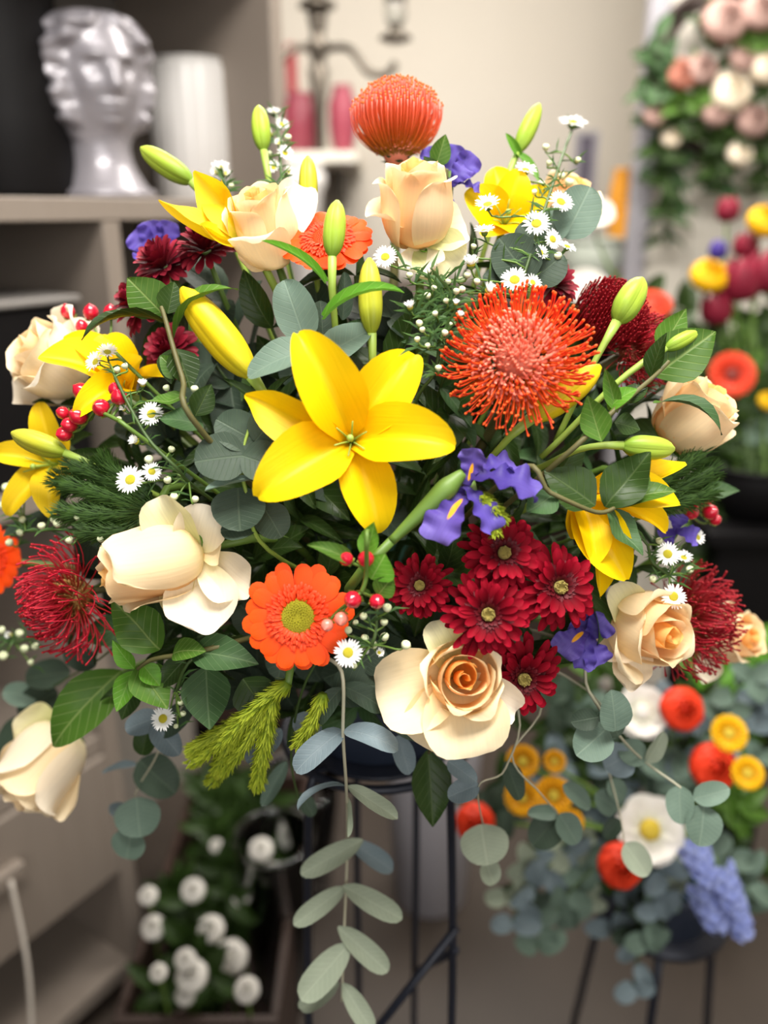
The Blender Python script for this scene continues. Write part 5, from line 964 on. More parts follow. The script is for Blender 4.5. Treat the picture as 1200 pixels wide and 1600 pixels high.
branch('eucalyptus_branch', 'eucalyptus tip with one leaf over the white poppy like bloom', 'eucalyptus', [(920, 1080, .05), (950, 1200, .0), (968, 1270, -.02), (976, 1318, -.02)], .01, [
    E_(976, 1318, 1012, 1368, 42, (.2, .2, .95), -.02, -.03, 'euc_pale'), E_(965, 1265, 930, 1240, 40, (-.1, .4, .9), 0, 0, 'euc'), E_(968, 1280, 945, 1310, 26, (-.3, .3, .9), 0, 0, 'euc_dark'), E_(950, 1220, 975, 1250, 34, (.3, .3, .9), 0, 0, 'euc')], 'round', 'euc', 'stem_euc', .0009)
branch('eucalyptus_branch', 'eucalyptus with disc leaves hanging beside the pale cream rose', 'eucalyptus', [(330, 1060, .05), (270, 1130, .02), (240, 1190, .01), (212, 1240, .0), (205, 1300, .0)], .0, [
    E_(214, 1246, 220, 1308, 72, (0, .2, 1), -.006, -.012, 'euc'), E_(207, 1296, 198, 1342, 56, (-.1, .2, 1), .0, 0, 'euc'), E_(218, 1188, 274, 1240, 62, (.2, .4, .9), 0, -.006, 'euc_dark'), E_(215, 1196, 160, 1208, 18, (-.1, .9, .4), .01, .01, 'euc_blue'), E_(240, 1130, 280, 1180, 40, (.2, .3, .9), 0, -.006, 'euc_blue'), E_(250, 1120, 196, 1140, 40, (-.2, .3, .9), 0.004, 0, 'euc_blue'), E_(222, 1180, 236, 1120, 36, (.1, .3, .9), .006, .006, 'leaf_dark'), E_(300, 1100, 250, 1150, 40, (0, .3, .9), .02, .02, 'euc_dark'), E_(210, 1270, 170, 1262, 24, (-.2, .4, .9), .02, .03, 'euc_blue')], 'round', 'euc', 'stem_euc', .0010)
branch('eucalyptus_branch', 'dim eucalyptus leaves behind the budding aster, above the pale cream rose', 'eucalyptus', [(250, 980, .07), (140, 1040, .05), (70, 1080, .04)], .02, [
    E_(110, 1050, 40, 1060, 50, (0, .4, .9), .03, .03, 'euc_dark'), E_(90, 1080, 30, 1120, 60, (0, .3, 1), .04, .04, 'euc_dark'), E_(130, 1060, 120, 1110, 54, (0, .3, 1), .04, .04, 'euc_dark'), E_(150, 1040, 100, 1015, 40, (0, .3, 1), .04, .04, 'euc_dark'), E_(60, 1090, 5, 1080, 40, (0, .3, 1), .04, .04, 'euc'), E_(40, 1120, 0, 1180, 40, (0, .3, 1), .05, .05, 'euc_dark')], 'round', 'euc_dark', 'stem_dark', .0012)
branch('eucalyptus_branch', 'blue grey eucalyptus under the gerbera in front of the bowl', 'eucalyptus', [(560, 960, .05), (480, 1060, .02), (455, 1180, .02), (470, 1260, .02)], .0, [
    E_(520, 1080, 600, 1072, 66, (0, .4, .9), .01, .008, 'euc_dark', 'arch'), E_(560, 1040, 600, 1010, 66, (0, .3, 1), .02, .02, 'euc_dark'), E_(440, 1140, 385, 1190, 40, (0, .3, 1), .02, .02, 'euc_blue'), E_(448, 1190, 410, 1260, 26, (0, .3, 1), .03, .03, 'euc'), E_(460, 1120, 500, 1150, 40, (.2, .3, 1), .02, .02, 'euc_blue'), E_(470, 1240, 490, 1275, 26, (.2, .3, 1), .02, .02, 'euc_dark'), E_(430, 1090, 380, 1110, 50, (0, .4, .9), .03, .03, 'euc_dark'), E_(610, 1120, 680, 1150, 50, (.1, .4, .9), .03, .03, 'euc_dark'), E_(620, 1150, 640, 1210, 36, (.1, .4, .9), .03, .03, 'euc_blue')], 'round', 'euc_dark', 'stem_dark', .0012)
# ------------------------------------------------------------------ fuzzy catkins and feathery greens
def fuzzy(name, label, fingers, d, mat='catkin', ln=.008, dens=800, stem=None, seed=1, wid=.0015, spread=.6):
    f0 = P(*fingers[0][0], dome(*fingers[0][0]) + d); t = Thing(name, label, 'foliage', foam_point(f0)); rs = random.Random(seed)
    for pts, r_px in [(f[:-1], f[-1]) for f in fingers]:
        pl = spline([P(x, y, dome(x, y) + d + i * -.004) for i, (x, y) in enumerate(pts)], 8); r = r_px * .75 / FPX; b = MB(); m = len(pl)
        b.tube(pl, [r * .45] * (m - 2) + [r * .35, r * .1], 6)
        for i in range(dens):
            q = rs.random() * (m - 1.01); k = int(q); p = pl[k].lerp(pl[k + 1], q - k); tg = (pl[k + 1] - pl[k]).normalized(); a = tg.orthogonal().normalized(); c = tg.cross(a); an = rs.random() * 6.28; o = a * math.cos(an) + c * math.sin(an)
            e = (tg + o * rs.uniform(.3, .3 + spread)).normalized(); base = p + o * r * .4; rr = min(1, (1 - q / (m - 1)) * 5 + .25); tip = base + e * ln * rs.uniform(.7, 1.2) * (.5 + .5 * rr); sd = e.cross(o)
            sd = sd.normalized() * wid * .5 if sd.length > 1e-3 else a * wid * .5
            md = base.lerp(tip, .5)
            b.add([base - sd, base + sd, md + sd * .8, tip, md - sd * .8], [(0, 1, 2, 4), (4, 2, 3)], [(.4, .1), (.6, .1), (.6, .5), (.5, 1), (.4, .5)])
        t.world('tassel', b, M[mat])
    add_stem(t, f0, DV(0, -.5, .5), 'stem', .003)
    return t
fuzzy('catkin_sprig', 'yellow green fuzzy tassels drooping below the orange gerbera', [
    ((450, 1068), (400, 1105), (350, 1155), (300, 1190), 17), ((415, 1098), (385, 1160), (330, 1222), 16), ((425, 1090), (414, 1160), (402, 1228), 17), ((385, 1118), (335, 1150), (300, 1172), 15), ((505, 1085), (490, 1125), (466, 1165), 14), ((420, 1095), (372, 1145), (338, 1200), 13)], -.012)
fuzzy('feathery_sprig', 'dark feathery green sprig beneath the far yellow lily', [((240, 800), (170, 775), (85, 750), 28), ((230, 780), (160, 745), (110, 725), 26), ((230, 800), (160, 805), (95, 800), 26), ((240, 790), (200, 830), (130, 830), 24), ((230, 770), (180, 740), (160, 715), 20)], .012, 'feather', .010, 800, seed=3, wid=.0009, spread=1.0)
fuzzy('feathery_sprig', 'dark bushy green sprig beneath the side cream rose', [((1000, 770), (1050, 740), (1100, 705), 26), ((1010, 780), (1070, 760), (1112, 735), 26), ((1020, 790), (1080, 780), (1110, 765), 22)], .012, 'feather', .011, 520, seed=5, wid=.001, spread=1.0)
fuzzy('green_tuft', 'pale green tuft above the red chrysanthemums beside the iris', [((745, 790), (768, 800), (775, 838), 16), ((750, 780), (765, 790), (792, 815), 14), ((748, 775), (760, 782), (780, 800), 14)], -.012, 'catkin', .005, 260, seed=7, wid=.0016)
# ------------------------------------------------------------------ filling foliage, leaf colours chosen dark for the shade between the flowers
POLY = [(230, 520), (330, 470), (450, 440), (560, 430), (740, 420), (860, 440), (940, 540), (1030, 580), (1080, 690), (1070, 850), (1010, 950), (900, 1030), (790, 1100), (600, 1140), (430, 1100), (260, 1060), (140, 980), (70, 830), (100, 700), (140, 600)]
def inside(x, y):
    c = False; j = len(POLY) - 1
    for i in range(len(POLY)):
        (xi, yi), (xj, yj) = POLY[i], POLY[j]
        if (yi > y) != (yj > y) and x < (xj - xi) * (y - yi) / (yj - yi) + xi: c = not c
        j = i
    return c
fr_ = random.Random(77); spots = []; tries = 0
while len(spots) < 78 and tries < 6000:
    tries += 1; x = fr_.uniform(60, 1090); y = fr_.uniform(330, 1140)
    if inside(x, y) and all((x - a) ** 2 + (y - b) ** 2 > 78 ** 2 for a, b in spots): spots.append((x, y))
KINDS = [('ovate', 'leaf_dark', 'dark_leaf_sprig', 'glossy leaf sprig coloured dark for gap shade, filling a gap between the flowers', 'dark leaf sprigs'), ('round', 'euc_dark', 'eucalyptus_sprig', 'grey green eucalyptus sprig coloured deep for gap shade, filling a gap between the flowers', 'eucalyptus filler'), ('lance', 'leaf_dark', 'narrow_leaf_sprig', 'narrow leaf sprig coloured dark for gap shade, filling a gap between the flowers', 'narrow leaf sprigs'), ('ovate', 'leaf_matte', 'dull_leaf_sprig', 'dull grey green leaf sprig filling a gap between the flowers', 'dull leaf sprigs')]
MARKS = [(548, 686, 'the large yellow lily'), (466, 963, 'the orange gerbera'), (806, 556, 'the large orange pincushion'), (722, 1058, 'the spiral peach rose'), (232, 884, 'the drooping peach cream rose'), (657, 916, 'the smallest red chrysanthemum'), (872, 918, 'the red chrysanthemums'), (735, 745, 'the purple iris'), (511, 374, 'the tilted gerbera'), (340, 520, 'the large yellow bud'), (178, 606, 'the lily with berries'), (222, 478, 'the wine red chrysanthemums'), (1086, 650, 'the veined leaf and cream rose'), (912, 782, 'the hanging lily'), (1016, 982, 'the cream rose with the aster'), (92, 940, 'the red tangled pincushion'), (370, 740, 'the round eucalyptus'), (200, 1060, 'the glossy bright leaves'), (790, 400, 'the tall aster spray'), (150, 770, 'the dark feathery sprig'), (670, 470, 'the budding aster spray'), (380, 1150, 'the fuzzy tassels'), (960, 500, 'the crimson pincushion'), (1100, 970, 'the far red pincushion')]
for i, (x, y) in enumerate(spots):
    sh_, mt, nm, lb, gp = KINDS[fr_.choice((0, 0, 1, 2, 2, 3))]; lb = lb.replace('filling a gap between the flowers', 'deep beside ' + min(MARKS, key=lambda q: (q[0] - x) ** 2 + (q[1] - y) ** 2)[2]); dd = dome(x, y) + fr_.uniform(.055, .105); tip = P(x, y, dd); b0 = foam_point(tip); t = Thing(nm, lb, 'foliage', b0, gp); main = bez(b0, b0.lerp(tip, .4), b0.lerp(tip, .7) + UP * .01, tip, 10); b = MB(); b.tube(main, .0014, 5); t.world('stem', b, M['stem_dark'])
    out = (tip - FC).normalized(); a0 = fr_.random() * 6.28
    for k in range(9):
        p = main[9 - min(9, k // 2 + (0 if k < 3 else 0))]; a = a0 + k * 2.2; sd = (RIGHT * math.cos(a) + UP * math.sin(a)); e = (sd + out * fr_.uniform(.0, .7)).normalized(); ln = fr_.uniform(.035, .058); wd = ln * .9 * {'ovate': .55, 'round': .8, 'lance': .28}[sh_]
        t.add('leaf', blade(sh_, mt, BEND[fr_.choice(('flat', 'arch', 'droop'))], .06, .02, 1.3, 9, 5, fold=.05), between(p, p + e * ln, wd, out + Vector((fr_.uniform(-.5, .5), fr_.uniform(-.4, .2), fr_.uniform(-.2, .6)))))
# ------------------------------------------------------------------ blurred arrangements behind
M['bg_red'] = petal_mat('ranunculus_red', [(0, '#c8200f'), (1, '#ee4526')], .5, .15, .05, .08)
M['bg_yellow'] = petal_mat('button_yellow', [(0, '#d89a08'), (1, '#f7c614')], .5, .15, .05, .06)
M['bg_gold'] = petal_mat('button_gold', [(0, '#c88408'), (1, '#eeb112')], .5, .15, .05, .06)
M['bg_white'] = petal_mat('poppy_white', [(0, '#dfe0c0'), (.4, '#efece2'), (1, '#f6f3ee')], .55, .25, .05, .04)
M['bg_blue'] = petal_mat('delphinium_blue', [(0, '#8f9cd8'), (1, '#a9b5e6')], .55, .25, .05, .08)
M['bg_pink'] = petal_mat('rose_dusty_pink', [(0, '#a07a70'), (1, '#c8a69c')], .55, .2, .05, .1)
M['bg_crim'] = petal_mat('tulip_crimson', [(0, '#6e1428'), (1, '#9c2c42')], .5, .15, .08, .1)
M['bg_or'] = petal_mat('gerbera_coral', [(0, '#c9331c'), (1, '#f0583a')], .5, .15, .05, .06)
M['bg_coral'] = petal_mat('rose_faded_coral', [(0, '#9c5a4a'), (1, '#c88470')], .55, .2, .05, .1)
M['bg_centre'] = plain('yellow_centre', '#b89a18', '#d8c040', .7, scale=300)
M['bg_brown'] = plain('brown_centre', '#6a2018', '#8a3020', .7, scale=300)
BGM = {}
def bg_head(kind, mat):
    if (kind, mat) in BGM: return BGM[(kind, mat)]
    b = MB(); c = MB(); rs = random.Random(hash(kind) % 1000 if False else len(kind))
    if kind == 'ball':                       # many-petalled round bloom
        for L in range(5):
            for i in range(7 - (L == 4) * 3):
                k = 1 - .2 * L; G, uv = rose_petal([(.1, -.5), (.75 * k, -.35), (1.0 * k, .0), (.92 * k, .38 + .05 * L), (.62 * k, .55 + .04 * L)], i * .9 + L * .5, .75, 1, .1, .02, .05, 7, 7, L * 9 + i, side=.03); b.grid(G, uv.reshape(-1, 2))
        c.ball((0, 0, .42), .2, 10)
    elif kind in ('daisy', 'poppy'):
        n, wd, r0, sh_ = ((16, .42, .25, 'gerb') if kind == 'daisy' else (6, 1.05, .12, 'rosep'))
        B_ = blade(sh_, mat, ((0, 25), (.5, 5), (1, -15)) if kind == 'daisy' else ((0, -10), (1, 30)), .15, .03, 1.5, 9, 7); bv = [v.co.copy() for v in B_.vertices]; bf = [tuple(p.vertices) for p in B_.polygons]
        for ring in range(2):
            for i in range(n):
                a = 2 * math.pi * (i + .5 * ring) / n; o = Vector((math.cos(a), math.sin(a), 0)); Mx = between(o * r0 + Vector((0, 0, .04 * ring)), o * (1 - .12 * ring) + Vector((0, 0, .10 + .12 * ring)), wd, Vector((0, 0, 1))); b.add([Mx @ v for v in bv], bf, [(.5 + .5 * v.x, v.y) for v in bv])
        c.lathe([(.30, -.05), (.30, .12), (.22, .2), (.1, .22), (.02, .2)], 18)
        for i in range(40): q = math.sqrt((i + .5) / 40); c.ball((.3 * q * math.cos(i * 2.4), .3 * q * math.sin(i * 2.4), .2 - .06 * q), .035, 5)
    elif kind == 'tulip':
        for i in range(6):
            k = .9 if i % 2 else 1; G, uv = rose_petal([(.12, -1), (.75 * k, -.75), (1.0 * k, -.1), (.85 * k, .7), (.45 * k, 1.25)], i * 1.047, .75, 1, .3, .03, .05, 9, 7, i, side=.03); b.grid(G, uv.reshape(-1, 2))
        c.ball((0, 0, 0), .2, 8)
    elif kind == 'spike':                    # florets around an upright axis
        B_ = blade('rosep', mat, ((0, 20), (1, -10)), .15, .02, 1.5, 7, 5); bv = [v.co.copy() for v in B_.vertices]; bf = [tuple(p.vertices) for p in B_.polygons]
        for k in range(26):
            z = -1 + 2 * k / 25; a0 = k * 2.4; ctr = Vector((math.cos(a0), math.sin(a0), 0)) * (.55 - .2 * z) + Vector((0, 0, z)); nn = (ctr + Vector((0, 0, .3 - z))).normalized(); f = frame(nn)
            for i in range(5):
                a = i * 1.2566; o = f @ Vector((math.cos(a), math.sin(a), .15)); Mx = between(ctr, ctr + o * .36, .34, nn); b.add([Mx @ v for v in bv], bf, [(.5, v.y) for v in bv])
        c.ball((0, 0, 0), .15, 8)
    BGM[(kind, mat)] = (b.mesh('petals_' + kind, M[mat]), c)
    return BGM[(kind, mat)]
BGC = {}
def bg_flower(name, label, kind, mat, px, py, d, rad, n, base, centre='bg_centre', cat='flower', group=None):
    h = P(px, py, d); nw = DV(*n); s = rad * d / FPX; t = Thing(name, label, cat, base, group); F_ = frame(nw, px * .7, h, s); m, c = bg_head(kind, mat)
    t.add('petals', m, F_)
    if (kind, centre) not in BGC: BGC[(kind, centre)] = c.mesh('centre_' + kind, M[centre])
    t.add('centre', BGC[(kind, centre)], F_)
    e = h - nw * s * (1.0 if kind in ('tulip', 'spike') else .3); L = (e - t.base).length; b = MB(); b.tube(bez(t.base, t.base.lerp(e, .4), e - nw * L * .25, e, 9), .0028, 6); t.world('stem', b, M['stem'])
SM = [(1064, 1108, 'the upper red ranunculus'), (1113, 1198, 'the red and yellow blooms'), (968, 1352, 'the low red ranunculus'), (742, 1285, 'the stand leg'), (1138, 1146, 'the yellow button blooms'), (816, 1220, 'the golden button blooms'), (1014, 1296, 'the white poppy like bloom'), (1002, 1112, 'the white frilled bloom'), (1120, 1390, 'the blue delphiniums'), (900, 1450, 'the trailing silver tips'), (880, 1100, 'the main arrangement')]
FM = [(1143, 586, 'the dark centred coral gerbera'), (1107, 433, 'the round yellow bloom'), (1015, 480, 'the crimson pincushions'), (1165, 440, 'the crimson tulips'), (1200, 628, 'the small yellow bloom'), (1150, 760, 'the black bowl'), (1140, 860, 'the black pedestal'), (1040, 540, 'the blurred iris')]
WM = [(1130, 35, 'the top pink roses'), (1065, 118, 'the faded coral rose'), (1140, 145, 'the white wreath roses'), (1175, 190, 'the low pink rose'), (1048, 215, 'the small white bloom'), (1022, 170, 'the small pink bloom'), (1160, 90, 'the pink rose between white ones')]
def near(marks, x, y): return min(marks, key=lambda q: (q[0] - x) ** 2 + (q[1] - y) ** 2)[2]
def bg_sprig(name, label, tip, base, n, ln, wd, shape, mat, seed, group, hang=0.0):
    rs = random.Random(seed); t = Thing(name, label, 'foliage', base, group); tip = Vector(tip); b = MB(); main = bez(t.base, t.base.lerp(tip, .4) + Vector((0, 0, .05)), t.base.lerp(tip, .8) + Vector((0, 0, .05 + hang)), tip, 12); b.tube(main, .002, 5); t.world('stem', b, M['stem_dark']); out = (tip - t.base).normalized()
    for k in range(n):
        p = main[11 - (k * 8 // n)]; a = k * 2.4 + rs.random(); e = (RIGHT * math.cos(a) + UP * math.sin(a) + out * rs.uniform(0, .6) - Vector((0, 0, hang * 3))).normalized(); l = ln * rs.uniform(.8, 1.2)
        t.add('leaf', blade(shape, mat, BEND['droop'], .06, .02, 1.3, 7, 5, fold=.05), between(p, p + e * l, wd * rs.uniform(.85, 1.15), -FWD + Vector((rs.uniform(-.6, .6), 0, rs.uniform(-.2, .7)))))
# lower arrangement on its own stand
BC = P(1060, 1230, 1.22); BB = Vector((BC.x, BC.y, BC.z - .06))
t = Thing('side_stand', 'slim dark metal stand under the blurred side arrangement', 'stand', (BC.x, BC.y, 0))
b = MB(); b.lathe([(.02, BB.z - .17), (.10, BB.z - .17), (.10, BB.z - .16), (.02, BB.z - .16)], 28); t.add('plate', b.mesh('side_stand_plate', M['iron']), t.T)
for k in range(3):
    a = 2.3 + k * 2.094; b = MB(); b.tube([(.09 * math.cos(a), .09 * math.sin(a), BB.z - .165), (.10 * math.cos(a), .10 * math.sin(a), .4), (.14 * math.cos(a), .14 * math.sin(a), 0)], .007, 8); t.add('leg', b.mesh('side_stand_leg', M['iron']), t.T)
t = Thing('side_bowl', 'dark bowl holding the blurred side arrangement', 'pot', (BC.x, BC.y, BB.z - .16)); b = MB(); b.lathe([(.07, .0005), (.075, .004), (.095, .09), (.098, .095), (.092, .095), (.068, .02)], 30); t.add('body', b.mesh('side_bowl', M['pot']), t.T)
b = MB(); b.lathe([(.096, .088), (.102, .092), (.100, .100), (.092, .098)], 30, None, False); t.add('rim', b.mesh('side_bowl_rim', M['pot']), t.T)
b = MB(); b.lathe([(.03, .02), (.07, .025), (.085, .09), (.07, .15), (.03, .165), (.01, .166)], 24); single('side_foam', b.mesh('side_foam', M['foam']), 'green foam in the bowl of the blurred side arrangement', 'foam', M=Matrix.Translation((BC.x, BC.y, BB.z - .16)))
n0 = (0, .3, .95)
for lb, k, m_, x, y, d, r, c, nm in (
    ('red ranunculus beside the white frilled bloom in the side arrangement', 'ball', 'bg_red', 1064, 1108, 1.12, 33, 'bg_red', 'ranunculus'), ('red ranunculus touching two yellow button blooms', 'ball', 'bg_red', 1113, 1198, 1.10, 36, 'bg_red', 'ranunculus'), ('red ranunculus just below the white poppy like bloom', 'ball', 'bg_red', 968, 1352, 1.05, 34, 'bg_red', 'ranunculus'), ('red ranunculus behind the pale disc eucalyptus leaf', 'ball', 'bg_red', 742, 1285, 1.12, 30, 'bg_red', 'ranunculus'),
    ('yellow button bloom above the red ranunculus in the side arrangement', 'daisy', 'bg_yellow', 1138, 1146, 1.10, 29, 'bg_centre', 'button_flower'), ('yellow button bloom at the outer side of the red ranunculus', 'daisy', 'bg_yellow', 1167, 1208, 1.08, 26, 'bg_centre', 'button_flower'),
    ('golden button bloom in the upper pair behind the trailing eucalyptus', 'daisy', 'bg_gold', 816, 1190, 1.04, 26, 'bg_centre', 'button_flower'), ('golden button bloom right under another golden one', 'daisy', 'bg_gold', 815, 1246, 1.03, 28, 'bg_centre', 'button_flower'), ('golden button bloom beside the small trailing eucalyptus leaves', 'daisy', 'bg_gold', 864, 1243, 1.04, 30, 'bg_centre', 'button_flower'), ('small golden bloom partly behind a eucalyptus stem', 'daisy', 'bg_gold', 866, 1190, 1.05, 18, 'bg_centre', 'button_flower'), ('golden button bloom below the small eucalyptus leaves', 'daisy', 'bg_gold', 892, 1284, 1.04, 20, 'bg_centre', 'button_flower'),
    ('white poppy like bloom with a yellow green centre', 'poppy', 'bg_white', 1014, 1296, 1.10, 54, 'bg_centre', 'poppy'), ('white frilled bloom beneath the cream rose', 'poppy', 'bg_white', 1002, 1112, 1.15, 42, 'bg_white', 'poppy')):
    bg_flower(nm, lb, k, m_, x, y, d, r, n0, BB + Vector((rnd.uniform(-.04, .04), rnd.uniform(-.04, .04), -.03)), c)
for i, (x, y) in enumerate(((1095, 1350), (1135, 1385), (1108, 1420), (1150, 1430))):
    bg_flower('delphinium', 'pale blue delphinium spike hanging low in the side arrangement', 'spike', 'bg_blue', x, y, 1.06 + .02 * i, 30, (.2, -.7, .5), BB + Vector((.03, -.02, -.03)), 'bg_blue', group='pale blue delphinium spikes')
gr = random.Random(5)
for i in range(46):
    a = gr.uniform(0, 6.28); q = math.sqrt(gr.random()); x = 1030 + 300 * q * math.cos(a); y = 1230 + 230 * q * math.sin(a)
    if x < 735: continue
    k = gr.random(); hang = .03 if y > 1300 else 0
    if k < .6: bg_sprig('silver_sprig', 'silvery blurred eucalyptus sprig beside ' + near(SM, x, y), P(x, y, 1.16 + .06 * gr.random()), BB + Vector((gr.uniform(-.04, .04), gr.uniform(-.04, .04), -.03)), 9, .042, .030, 'round', gr.choice(('euc', 'euc_blue', 'euc_dark')), i, 'silvery sprigs of the side arrangement', hang)
    else: bg_sprig('green_sprig', 'dark green blurred leaf sprig beside ' + near(SM, x, y), P(x, y, 1.2 + .06 * gr.random()), BB + Vector((gr.uniform(-.04, .04), gr.uniform(-.04, .04), -.03)), 10, .05, .026, 'ovate', gr.choice(('leaf_dark', 'leaf', 'leaf_dark')), i, 'green sprigs of the side arrangement', hang)
for i, (x, y) in enumerate(((800, 1440), (840, 1480), (790, 1400), (1030, 1420), (1010, 1470), (1040, 1390), (990, 1540), (860, 1430), (905, 1400))):
    bg_sprig('silver_sprig', 'silvery eucalyptus sprig drooping low near ' + near(SM, x, y), P(x, y, 1.12 + .01 * i), BB + Vector((gr.uniform(-.04, .04), gr.uniform(-.04, .04), -.03)), 11, .036, .026, 'round', ('euc_blue', 'euc', 'euc_pale')[i % 3], 100 + i, 'drooping sprigs of the side arrangement', .05)
# upper arrangement farther back, on a tall black pedestal
UC = P(1185, 700, 1.62); UB = Vector((UC.x, UC.y, UC.z))
t = Thing('black_pedestal', 'tall black pedestal under the farther blurred arrangement', 'pedestal', (UC.x, UC.y, 0)); t.add('column', box_mesh('pedestal_column', (-.09, -.09, 0), (.09, .09, UB.z - .16), M['black'], .005), t.T); t.add('top_slab', box_mesh('pedestal_slab', (-.12, -.12, UB.z - .1595), (.12, .12, UB.z - .13), M['black'], .004), t.T)
t = Thing('black_bowl', 'black bowl of the farther blurred arrangement', 'pot', (UC.x, UC.y, UB.z - .1295)); b = MB(); b.lathe([(.07, .0), (.08, .005), (.11, .10), (.105, .105), (.07, .03)], 30); t.add('body', b.mesh('black_bowl', M['black']), t.T)
b = MB(); b.lathe([(.108, .098), (.115, .102), (.112, .110), (.104, .106)], 30, None, False); t.add('rim', b.mesh('black_bowl_rim', M['black']), t.T)
for lb, k, m_, x, y, d, r, n_, c, nm in (
    ('coral gerbera with a dark centre beside the side cream rose', 'daisy', 'bg_or', 1143, 586, 1.5, 36, (-.1, .1, 1), 'bg_brown', 'gerbera'), ('round yellow bloom in front of the white display board', 'ball', 'bg_yellow', 1107, 433, 1.6, 29, (0, .5, .9), 'bg_yellow', 'yellow_bloom'), ('round yellow bloom at the picture side below the pink garland', 'ball', 'bg_yellow', 1195, 348, 1.6, 28, (0, .5, .9), 'bg_yellow', 'yellow_bloom'), ('small yellow bloom low in the farther arrangement', 'ball', 'bg_yellow', 1200, 628, 1.6, 16, (0, .5, .9), 'bg_yellow', 'yellow_bloom'),
    ('pink tulip standing highest in the farther arrangement', 'tulip', 'bg_crim', 1137, 330, 1.75, 17, (0, 1, .2), 'bg_crim', 'tulip'), ('crimson tulip beside the round yellow bloom', 'tulip', 'bg_crim', 1156, 440, 1.6, 31, (.1, .9, .4), 'bg_crim', 'tulip'), ('crimson tulip at the outer side of the farther arrangement', 'tulip', 'bg_crim', 1192, 428, 1.6, 30, (.1, .9, .4), 'bg_crim', 'tulip'), ('small crimson tulip between pink and yellow blooms', 'tulip', 'bg_crim', 1165, 385, 1.65, 18, (.1, .9, .3), 'bg_crim', 'tulip'), ('crimson tulip low beneath the yellow bloom', 'tulip', 'bg_crim', 1120, 484, 1.62, 24, (-.3, .8, .4), 'bg_crim', 'tulip'), ('purple tulip beneath the pink tulip', 'tulip', 'iris_plain', 1122, 392, 1.7, 14, (-.1, .9, .3), 'iris_plain', 'tulip'),
    ('coral gerbera behind the crimson pincushions', 'daisy', 'bg_or', 1015, 480, 1.5, 34, (-.2, .6, .8), 'bg_or', 'gerbera'), ('cream poppy like bloom behind the round eucalyptus leaf', 'poppy', 'bg_white', 930, 335, 1.7, 30, (-.1, .3, .9), 'bg_yellow', 'poppy'), ('white poppy like bloom behind the dark crimson pincushion', 'poppy', 'bg_white', 915, 450, 1.7, 34, (-.1, .3, .9), 'bg_white', 'poppy')):
    bg_flower(nm, lb, k, m_, x, y, d, r, n_, UB + Vector((rnd.uniform(-.05, .05), rnd.uniform(-.05, .05), -.06)), c)
for i in range(54):
    x = gr.uniform(950, 1215); y = gr.uniform(455, 900)
    if x < 1080 and y > 600: x += 130
    k = gr.random()
    bg_sprig('broad_leaf_sprig', ('dark' if k < .6 else 'fresh green' if k < .8 else 'grey green') + ' blurred leaf sprig beside ' + near(FM, x, y), P(x, y, 1.66 + .1 * gr.random()), UB + Vector((gr.uniform(-.05, .05), gr.uniform(-.05, .05), -.06)), 10, .06, .034, 'ovate', 'leaf_dark' if k < .6 else ('leaf' if k < .8 else 'euc'), 200 + i, 'leaf sprigs of the farther arrangement')
for i in range(12):
    x = gr.uniform(1130, 1210); y = gr.uniform(1000, 1120)
    bg_sprig('broad_leaf_sprig', 'green leaf sprig between the two blurred arrangements', P(x, y, 1.3), BB + Vector((gr.uniform(-.04, .04), gr.uniform(-.04, .04), -.03)), 9, .06, .03, 'ovate', gr.choice(('leaf', 'leaf_dark', 'leaf_bright')), 300 + i, 'leaf sprigs between the arrangements')
# garland hanging on the display board
GX = along(1080, 150, 2.34)
def gp(px, py, y=2.34): return along(px, py, y)
t = Thing('wreath_ring', 'brown twig wreath hung on the white display board', 'wreath', gp(1130, 260, 2.38))
for k in range(4):
    b = MB(); pts = [gp(1130 + (95 + 7 * k) * math.cos(q), 120 + (120 + 6 * k) * math.sin(q), 2.37 - .012 * (k % 2) + .008 * math.sin(5 * q + k)) for q in (2 * math.pi * j / 36 for j in range(37))]; b.tube(pts, .011, 7); t.world('twig', b, M['dark_wood'])
for i, (x, y, r, m_, lb) in enumerate(((1130, 35, 34, 'bg_pink', 'dusty pink rose at the top of the hanging wreath'), (1185, 20, 30, 'bg_pink', 'dusty pink rose high on the wreath beside white blooms'), (1065, 118, 24, 'bg_coral', 'faded coral rose on the hanging wreath'), (1140, 145, 30, 'rose_white', 'white rose on the hanging wreath'), (1195, 105, 26, 'rose_white', 'white rose at the outer side of the wreath'), (1095, 110, 24, 'bg_pink', 'dusty pink rose beside the faded coral one'), (1118, 175, 24, 'bg_pink', 'dusty pink rose below the white wreath rose'), (1175, 190, 26, 'bg_pink', 'dusty pink rose low on the hanging wreath'), (1048, 215, 16, 'rose_white', 'small white bloom at the foot of the wreath'), (1022, 180, 18, 'bg_pink', 'small dusty pink bloom at the wreath edge'), (1160, 90, 22, 'bg_pink', 'dusty pink rose between two white wreath roses'), (1155, 240, 20, 'rose_white', 'white bloom low on the wreath beside the green leaves'))):
    h = gp(x, y, 2.30); d_ = (h - CAM).dot(FWD); bg_flower('wreath_rose', lb, 'ball', m_, x, y, d_, r, (0, .1, 1), gp(x, y, 2.36), m_, 'rose')
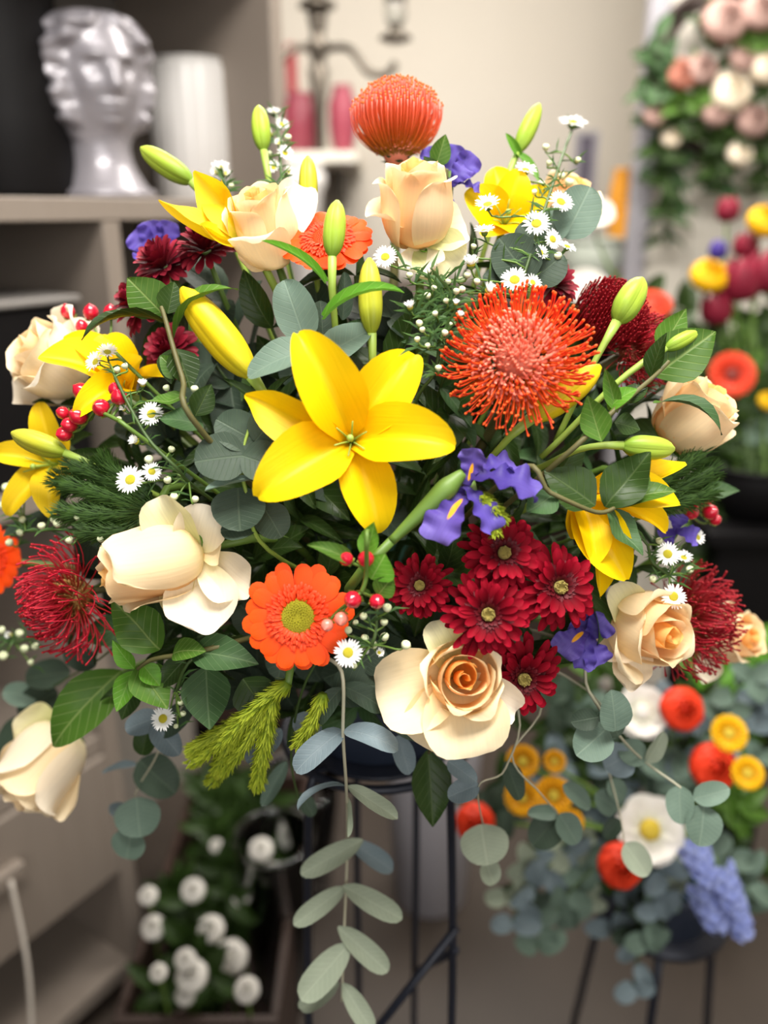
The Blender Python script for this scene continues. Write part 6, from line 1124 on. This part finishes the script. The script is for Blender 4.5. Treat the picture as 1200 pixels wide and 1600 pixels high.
for i, (x, y, k) in enumerate(((1060, 165, 1), (1080, 150, 1), (1050, 200, 0), (1025, 240, 0), (1035, 290, 0), (1040, 330, 0), (1100, 220, 0), (1115, 270, 0), (1170, 150, 0), (1190, 240, 0), (1185, 290, 0), (1130, 90, 0), (1160, 60, 1), (1180, 70, 1), (1100, 50, 0), (1030, 120, 2), (1020, 90, 2), (1110, 140, 0), (1075, 190, 0), (1150, 215, 0), (1200, 200, 0), (1010, 150, 2))):
    bg_sprig('wreath_sprig', ('dark', 'fresh', 'dull')[k] + ' green leaf sprig of the wreath beside ' + near(WM, x, y), gp(x, y + 14, 2.30), gp(x, y - 12, 2.36), 5, .065, .032, 'ovate', ('leaf_dark', 'leaf', 'leaf_matte')[k], 400 + i, 'leaf sprigs of the hanging wreath', .02)
for i, (x, y0_, y1_) in enumerate(((1030, 200, 370), (1048, 230, 330), (1105, 200, 290), (1122, 230, 300), (1190, 210, 300), (1015, 160, 260))):
    bg_sprig('trailing_sprig', 'dark green strand trailing down from the hanging wreath', gp(x + 6, y1_, 2.32), gp(x, y0_, 2.36), 12, .06, .028, 'lance', ('leaf_dark', 'leaf_matte')[i % 2], 450 + i, 'strands trailing from the wreath', .03)
# white blooms standing in the floor buckets
for i, (x, y, r) in enumerate(((360, 1497, 26), (300, 1525, 24), (386, 1547, 19), (408, 1328, 18), (448, 1318, 13), (240, 1450, 18), (302, 1392, 18), (232, 1400, 14), (376, 1405, 13), (330, 1452, 20), (425, 1360, 12), (248, 1520, 13), (290, 1555, 15), (338, 1322, 10), (290, 1500, 16))):
    ray = P(x, y, 1) - CAM; zz = .30 + .03 * (i % 4); d_ = (zz - CAM.z) / ray.z; p = CAM + ray * d_; p = Vector((min(max(p.x, CRX0 + .04), CRX1 - .04), min(max(p.y, CRY0 + .04), CRY1 - .04), 0))
    bg_flower('white_bloom', 'small white bloom standing in the dark crate behind the stand', 'ball', 'bg_white', x, y, d_, r, (.1, .6, .7), Vector((p.x, p.y, .022)), 'bg_white', 'flower', 'white blooms in the dark crate')
for i in range(34):
    x = gr.uniform(CRX0 + .05, CRX1 - .05); y = gr.uniform(CRY0 + .05, CRY1 - .05)
    bg_sprig('shrub_sprig', 'dark leafy stem among the white blooms in the crate', Vector((x + gr.uniform(-.03, .03), y, .27 + .05 * gr.random())), Vector((x, y, .022)), 9, .06, .03, 'ovate', 'leaf_dark', 500 + i, 'dark leafy stems in the crate')
